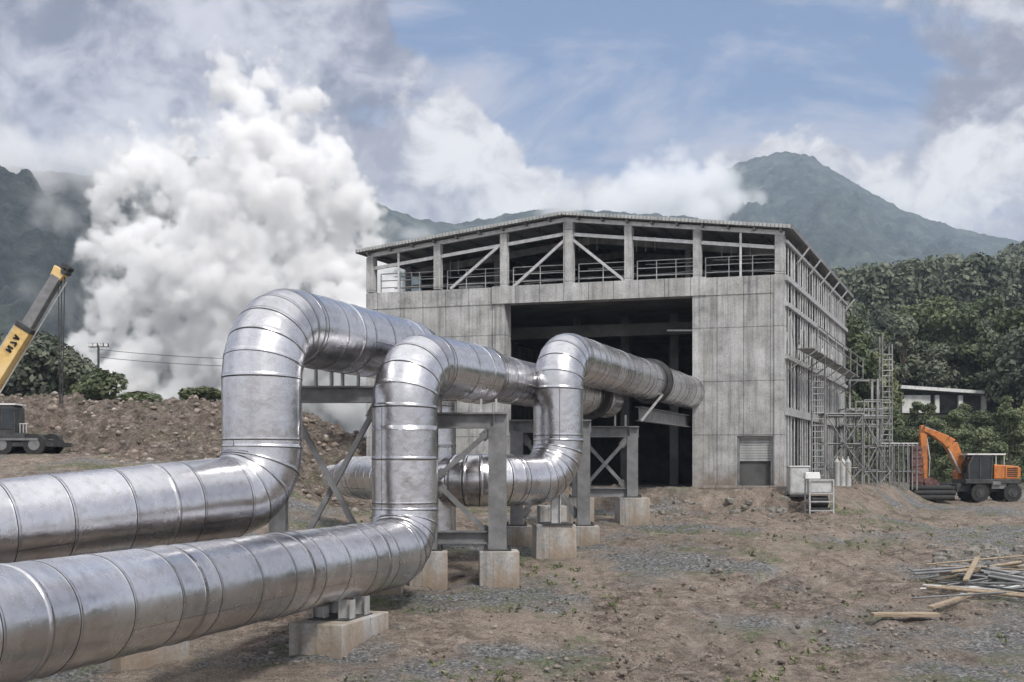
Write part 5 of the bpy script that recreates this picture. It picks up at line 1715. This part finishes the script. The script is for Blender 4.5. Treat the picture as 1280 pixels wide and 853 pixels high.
# ------------------------------------------------------------------ steam and mist as real volumes
def volume_cloud(name, bmin, bmax, res, puffs, nscale, namp, density, color, label, cat, edge=0.25, aniso=0.0, namp2=0.5, veil=0.0, warp=()):
    """fog volume: union of soft balls broken up by fractal noise, evaluated on a grid"""
    ng = bpy.data.node_groups.new(name + '_field', 'GeometryNodeTree')
    ng.interface.new_socket('Geometry', in_out='OUTPUT', socket_type='NodeSocketGeometry')
    out = ng.nodes.new('NodeGroupOutput')
    vc = ng.nodes.new('GeometryNodeVolumeCube')
    vc.inputs['Min'].default_value = bmin; vc.inputs['Max'].default_value = bmax
    for k, rr_ in zip(('X', 'Y', 'Z'), res): vc.inputs['Resolution ' + k].default_value = rr_
    pos = ng.nodes.new('GeometryNodeInputPosition')
    # warp the position for billows
    n0 = ng.nodes.new('ShaderNodeTexNoise'); n0.inputs['Scale'].default_value = nscale; n0.inputs['Detail'].default_value = 7; n0.inputs['Roughness'].default_value = 0.64
    ng.links.new(pos.outputs[0], n0.inputs['Vector'])
    psrc = pos.outputs[0]
    if warp:
        for sc_, am_ in warp:
            nw = ng.nodes.new('ShaderNodeTexNoise'); nw.inputs['Scale'].default_value = sc_; nw.inputs['Detail'].default_value = 3
            ng.links.new(pos.outputs[0], nw.inputs['Vector'])
            sb = ng.nodes.new('ShaderNodeVectorMath'); sb.operation = 'SUBTRACT'; sb.inputs[1].default_value = (.5, .5, .5); ng.links.new(nw.outputs['Color'], sb.inputs[0])
            mw = ng.nodes.new('ShaderNodeVectorMath'); mw.operation = 'MULTIPLY_ADD'; mw.inputs[1].default_value = (am_,) * 3
            ng.links.new(sb.outputs[0], mw.inputs[0]); ng.links.new(psrc, mw.inputs[2]); psrc = mw.outputs[0]
    cur = None
    for (x, y, z, r, w) in puffs:
        d = ng.nodes.new('ShaderNodeVectorMath'); d.operation = 'DISTANCE'; d.inputs[1].default_value = (x, y, z)
        ng.links.new(psrc, d.inputs[0])
        ma = ng.nodes.new('ShaderNodeMath'); ma.operation = 'MULTIPLY_ADD'; ma.inputs[1].default_value = -w / r; ma.inputs[2].default_value = w
        ng.links.new(d.outputs['Value'], ma.inputs[0])
        if cur is None: cur = ma.outputs[0]
        else:
            mx = ng.nodes.new('ShaderNodeMath'); mx.operation = 'SMOOTH_MAX'; mx.inputs[2].default_value = 0.12
            ng.links.new(cur, mx.inputs[0]); ng.links.new(ma.outputs[0], mx.inputs[1]); cur = mx.outputs[0]
    # billow noise
    vn = ng.nodes.new('ShaderNodeTexVoronoi'); vn.feature = 'SMOOTH_F1' if False else 'F1'; vn.inputs['Scale'].default_value = nscale * 3.0
    vn.inputs['Detail'].default_value = 2.0 if 'Detail' in vn.inputs else 0
    wv_ = ng.nodes.new('ShaderNodeVectorMath'); wv_.operation = 'MULTIPLY_ADD'
    ng.links.new(n0.outputs['Color'], wv_.inputs[0]); wv_.inputs[1].default_value = (0.5 / nscale,) * 3; ng.links.new(pos.outputs[0], wv_.inputs[2])
    ng.links.new(wv_.outputs[0], vn.inputs['Vector'])
    a = ng.nodes.new('ShaderNodeMath'); a.operation = 'MULTIPLY_ADD'; a.inputs[1].default_value = namp; ng.links.new(n0.outputs['Fac'], a.inputs[0]); ng.links.new(cur, a.inputs[2])
    b = ng.nodes.new('ShaderNodeMath'); b.operation = 'MULTIPLY_ADD'; b.inputs[1].default_value = -namp2; ng.links.new(vn.outputs['Distance'], b.inputs[0]); ng.links.new(a.outputs[0], b.inputs[2])
    mr = ng.nodes.new('ShaderNodeMapRange')
    lo = namp * .5 - namp2 * .35
    mr.inputs['From Min'].default_value = lo + 0.02; mr.inputs['From Max'].default_value = lo + 0.02 + edge; mr.inputs['To Max'].default_value = density
    ng.links.new(b.outputs[0], mr.inputs[0])
    if veil:
        n9 = ng.nodes.new('ShaderNodeTexNoise'); n9.inputs['Scale'].default_value = nscale * 2.2; n9.inputs['Detail'].default_value = 8; n9.inputs['Roughness'].default_value = 0.62; n9.inputs['Distortion'].default_value = 0.8
        ng.links.new(pos.outputs[0], n9.inputs['Vector'])
        v1 = ng.nodes.new('ShaderNodeMapRange'); v1.inputs['From Min'].default_value = lo - 0.42; v1.inputs['From Max'].default_value = lo + 0.05
        ng.links.new(b.outputs[0], v1.inputs[0])
        v2 = ng.nodes.new('ShaderNodeMapRange'); v2.inputs['From Min'].default_value = 0.46; v2.inputs['From Max'].default_value = 0.72; v2.inputs['To Max'].default_value = density * veil
        ng.links.new(n9.outputs['Fac'], v2.inputs[0])
        v3 = ng.nodes.new('ShaderNodeMath'); v3.operation = 'MULTIPLY_ADD'
        ng.links.new(v1.outputs[0], v3.inputs[0]); ng.links.new(v2.outputs[0], v3.inputs[1]); ng.links.new(mr.outputs[0], v3.inputs[2])
        ng.links.new(v3.outputs[0], vc.inputs['Density'])
    else:
        ng.links.new(mr.outputs[0], vc.inputs['Density'])
    sm = ng.nodes.new('GeometryNodeSetMaterial')
    m = bpy.data.materials.new(name + '_vapour'); nt = nodes_of(m)
    mo = N(nt, 'ShaderNodeOutputMaterial'); pvn = N(nt, 'ShaderNodeVolumePrincipled')
    pvn.inputs['Color'].default_value = (*color, 1); pvn.inputs['Density'].default_value = 1.0; pvn.inputs['Anisotropy'].default_value = aniso
    pvn.inputs['Density Attribute'].default_value = 'density'
    nt.links.new(pvn.outputs[0], mo.inputs['Volume'])
    sm.inputs['Material'].default_value = m
    ng.links.new(vc.outputs[0], sm.inputs[0]); ng.links.new(sm.outputs[0], out.inputs[0])
    me = bpy.data.meshes.new(name); me.from_pydata([bmin, bmax], [], []); me.materials.append(m)
    o = bpy.data.objects.new(name, me); COL.objects.link(o)
    md = o.modifiers.new('field', 'NODES'); md.node_group = ng
    tag(o, label, cat, kind='stuff')
    return o


YS = 150.0
steam_px = [  # photo x, y, radius px, depth offset m
    (150, 455, 52, 0), (215, 440, 62, 3), (290, 440, 70, -2), (360, 430, 62, 2), (415, 400, 50, 0), (130, 395, 40, 2), (185, 370, 58, 0), (255, 355, 66, -3), (330, 350, 66, -2),
    (400, 320, 60, 2), (430, 275, 46, 4), (165, 310, 44, 5), (225, 285, 56, 4), (285, 270, 60, -2), (345, 255, 60, -3), (395, 240, 44, 3), (150, 230, 50, 10), (190, 190, 46, 12),
    (230, 230, 44, 8), (300, 190, 50, -2), (350, 185, 44, 0), (322, 135, 46, -1), (302, 108, 42, 0), (285, 85, 30, 2), (330, 98, 28, 2), (260, 200, 40, 6), (365, 130, 36, 6), (135, 480, 44, 0), (440, 440, 40, 4), (240, 490, 60, 0), (340, 490, 60, 0), (420, 480, 50, 0), (450, 340, 30, 6), (120, 265, 30, 14), (110, 330, 30, 8), (440, 380, 40, 4), (455, 260, 34, 10), (100, 430, 34, 4)]
puffs = []
for (px, py, r, dy) in steam_px:
    q = P(px, py, YS + dy); puffs.append((q.x, q.y, q.z, r / F * YS * 1.22, 1.0))
steam = volume_cloud('steam', (P(70, 0, YS).x, YS - 14, 3.0), (P(520, 0, YS).x, YS + 32, P(0, 40, YS).z), (230, 150, 240), puffs, 0.13, 1.7, 0.9, (0.984, 0.984, 0.988),
                     'huge billowing white steam plume rising behind the earth mound', 'steam', 0.22, 0.0, 0.6, 0.26, ((0.09, 17.0), (0.30, 7.0)))
mist_px = [  # px, py, radius px, distance
    (-60, 190, 75, 760), (20, 196, 52, 745), (90, 200, 46, 740), (150, 206, 46, 730), (210, 225, 40, 720), (-20, 215, 40, 700), (60, 222, 22, 690),
    (40, 350, 44, 500), (120, 345, 40, 520), (130, 410, 50, 450), (60, 270, 34, 640), (90, 440, 40, 430)]
mp_ = []
for px, py, r, Y in mist_px:
    q = P(px, py, Y); mp_.append((q.x, q.y, q.z, r / F * Y * 1.3, 1.0 if py < 230 else 0.45))
volume_cloud('mist', (-440, 400, 20), (-150, 810, 290), (120, 120, 110), mp_, 0.03, 2.2, 0.05, (0.99, 0.99, 0.995), 'grey cloud clinging to the wooded mountainside on the left', 'mist', 0.6, 0.0, 0.35).data.materials[0]
mp_ = []
for px, py, r, Y in [(800, 250, 46, 1900), (850, 235, 46, 1950), (895, 235, 40, 1950), (925, 260, 30, 1900), (880, 285, 40, 1900), (950, 250, 18, 1900), (760, 270, 40, 1850), (1073, 298, 14, 1750), (700, 262, 34, 1500), (520, 300, 26, 1400), (560, 318, 20, 1380)]:
    q = P(px, py, Y); mp_.append((q.x, q.y, q.z, r / F * Y * 1.3, 1.0))
volume_cloud('cloud', (-160, 1300, 270), (620, 2020, 560), (170, 120, 90), mp_, 0.012, 1.6, 0.05, (0.99, 0.99, 0.995), 'white cloud bank hiding the left flank of the peak behind the roof', 'cloud', 0.6, 0.0, 0.35)
# ------------------------------------------------------------------ haze
hz = MB(); hz.box((0, 1600, 310), (5200, 4600, 660))
M['haze'] = bpy.data.materials.new('haze_air')
nt = nodes_of(M['haze']); mo = N(nt, 'ShaderNodeOutputMaterial'); pvn = N(nt, 'ShaderNodeVolumePrincipled')
pvn.inputs['Color'].default_value = (0.66, 0.80, 1.0, 1); pvn.inputs['Density'].default_value = 0.00019; pvn.inputs['Anisotropy'].default_value = 0.0
nt.links.new(pvn.outputs[0], mo.inputs['Volume'])
o = hz.build('haze', 'haze'); o['kind'] = 'stuff'; o['label'] = 'pale blue humid air over the valley'; o['category'] = 'haze'

# ------------------------------------------------------------------ sky and sun
SUN_AZ, SUN_EL = R(150), R(52)
w = bpy.data.worlds.new('World'); scene.world = w; w.use_nodes = True
nt = w.node_tree; nt.nodes.clear()
wo = N(nt, 'ShaderNodeOutputWorld'); bg = N(nt, 'ShaderNodeBackground'); bg.inputs['Strength'].default_value = 0.12
nt.links.new(bg.outputs[0], wo.inputs[0])
sky = N(nt, 'ShaderNodeTexSky', sky_type='NISHITA'); sky.sun_disc = False; sky.sun_elevation = SUN_EL; sky.sun_rotation = SUN_AZ; sky.air_density = 1.0; sky.dust_density = 1.5
tc = N(nt, 'ShaderNodeTexCoord'); V = tc.outputs['Generated']
sep = N(nt, 'ShaderNodeSeparateXYZ'); nt.links.new(V, sep.inputs[0])


def wm(op, *a):
    n = N(nt, 'ShaderNodeMath', operation=op)
    for i, v in enumerate(a):
        if isinstance(v, (int, float)): n.inputs[i].default_value = v
        else: nt.links.new(v, n.inputs[i])
    return n.outputs[0]


def wnoise(scale, st=(1, 1, 1), det=8, ro=.6, dist=0.0, off=(0, 0, 0)):
    k = N(nt, 'ShaderNodeMapping'); k.inputs['Scale'].default_value = st; k.inputs['Location'].default_value = off; nt.links.new(V, k.inputs[0])
    n = N(nt, 'ShaderNodeTexNoise'); n.inputs['Scale'].default_value = scale; n.inputs['Detail'].default_value = det; n.inputs['Roughness'].default_value = ro; n.inputs['Distortion'].default_value = dist
    nt.links.new(k.outputs[0], n.inputs['Vector']); return n.outputs['Fac']


def wstep(x, a, b, lo=0.0, hi=1.0):
    n = N(nt, 'ShaderNodeMapRange', interpolation_type='SMOOTHSTEP'); n.inputs['From Min'].default_value = a; n.inputs['From Max'].default_value = b
    n.inputs['To Min'].default_value = lo; n.inputs['To Max'].default_value = hi
    nt.links.new(x, n.inputs[0]); return n.outputs[0]


def wmix(f, a, b):
    x = N(nt, 'ShaderNodeMix', data_type='RGBA')
    for s, v in ((0, f), (6, a), (7, b)):
        if isinstance(v, (int, float)): x.inputs[s].default_value = v
        elif isinstance(v, tuple): x.inputs[s].default_value = (*v, 1)
        else: nt.links.new(v, x.inputs[s])
    return x.outputs[2]


az = wm('ARCTAN2', sep.outputs[0], sep.outputs[1]); el = wm('ARCSINE', sep.outputs[2])
K = 1 / 0.12
blue = wmix(0.85, sky.outputs[0], tuple(c * K for c in (0.058, 0.092, 0.17)))
# thin broken veil
veil = wstep(wnoise(4.2, (1, 1, 2.4), 12, .66, .5), .42, .66)
c = wmix(wm('MULTIPLY', veil, .9), blue, tuple(c * K for c in (0.25, 0.25, 0.29)))
bil = wnoise(9, (1, 1, 1.3), 12, .60, .3, (1, 2, 5))
bil2 = wnoise(20, (1, 1, 1.2), 10, .62, .4, (5, 5, 5))
big = wnoise(3.3, (1, 1, 1), 4, .5, 0, (7, 2, 1))


def cloud_col(lo, hi, a, b):
    shade = wstep(wm('ADD', wm('MULTIPLY', bil2, .55), wm('MULTIPLY', wnoise(7, (1, 1, 1.4), 10, .6, .3, (2, 9, 4)), .45)), a, b)
    return wmix(shade, tuple(q * K for q in lo), tuple(q * K for q in hi))


# great lilac grey cloud on the left, ragged right edge
le = wm('ADD', wm('MULTIPLY_ADD', wm('SUBTRACT', bil, .5), .30, az), wm('MULTIPLY', wm('SUBTRACT', big, .5), -.25))
c = wmix(wstep(le, -.075, -.115), c, cloud_col((0.095, 0.10, 0.135), (0.31, 0.305, 0.335), .38, .60))
# grey clouds to the far right
re_ = wm('ADD', wm('MULTIPLY_ADD', wm('SUBTRACT', bil, .5), -.34, az), wm('MULTIPLY', wm('SUBTRACT', big, .5), .3))
c = wmix(wstep(re_, .28, .34), c, cloud_col((0.11, 0.11, 0.14), (0.33, 0.33, 0.35), .40, .60))
# cumulus bank along the ridges, ragged top edge
edge = wm('ADD', wm('MULTIPLY_ADD', wm('SUBTRACT', bil, .5), .26, el), wm('MULTIPLY', wm('SUBTRACT', big, .5), -.45))
cum = wstep(edge, .268, .246)
c = wmix(cum, c, cloud_col((0.16, 0.155, 0.185), (0.42, 0.41, 0.405), .38, .58))
# brighter overcast overhead and behind, seen only in the metal
c = wmix(wstep(el, .5, .95), c, tuple(c_ * K for c_ in (0.56, 0.56, 0.57)))
c = wmix(wstep(sep.outputs[1], 0.1, -0.4), c, wmix(wnoise(2.5, (1, 1, 2), 6), tuple(c_ * K for c_ in (0.22, 0.22, 0.24)), tuple(c_ * K for c_ in (0.62, 0.62, 0.63))))
nt.links.new(c, bg.inputs[0])

sl = bpy.data.lights.new('sun', 'SUN'); sl.energy = 1.5; sl.angle = R(10); sl.color = (1.0, 0.96, 0.90)
so = bpy.data.objects.new('sun', sl); COL.objects.link(so)
dv = Vector((math.sin(SUN_AZ) * math.cos(SUN_EL), math.cos(SUN_AZ) * math.cos(SUN_EL), math.sin(SUN_EL)))
so.rotation_euler = (-dv).to_track_quat('-Z', 'Y').to_euler()
so.location = (0, -20, 60)

# ------------------------------------------------------------------ camera, render settings
cd = bpy.data.cameras.new('camera'); cam = bpy.data.objects.new('camera', cd); COL.objects.link(cam); scene.camera = cam
cam.location = (0, 0, CZ); cam.rotation_euler = (R(90), 0, 0)
cd.sensor_fit = 'HORIZONTAL'; cd.sensor_width = 36; cd.lens = F / 1280 * 36; cd.shift_y = 155.5 / 1280
cd.clip_start = 0.1; cd.clip_end = 20000
scene.view_settings.view_transform = 'Standard'
try: scene.view_settings.look = 'None'
except Exception: pass
scene.view_settings.exposure = 1.2; scene.view_settings.gamma = 1.0; scene.view_settings.use_curve_mapping = False
scene.render.engine = 'CYCLES'
cy = scene.cycles
cy.use_denoising = True
try: cy.denoiser = 'OPENIMAGEDENOISE'; cy.denoising_input_passes = 'RGB_ALBEDO_NORMAL'; cy.denoising_prefilter = 'ACCURATE'
except Exception: pass
cy.max_bounces = 16; cy.diffuse_bounces = 3; cy.glossy_bounces = 4; cy.transmission_bounces = 2; cy.volume_bounces = 14; cy.transparent_max_bounces = 8
cy.volume_step_rate = 1.0; cy.volume_max_steps = 256
cy.use_adaptive_sampling = True; cy.adaptive_threshold = 0.02
cy.sample_clamp_indirect = 6.0
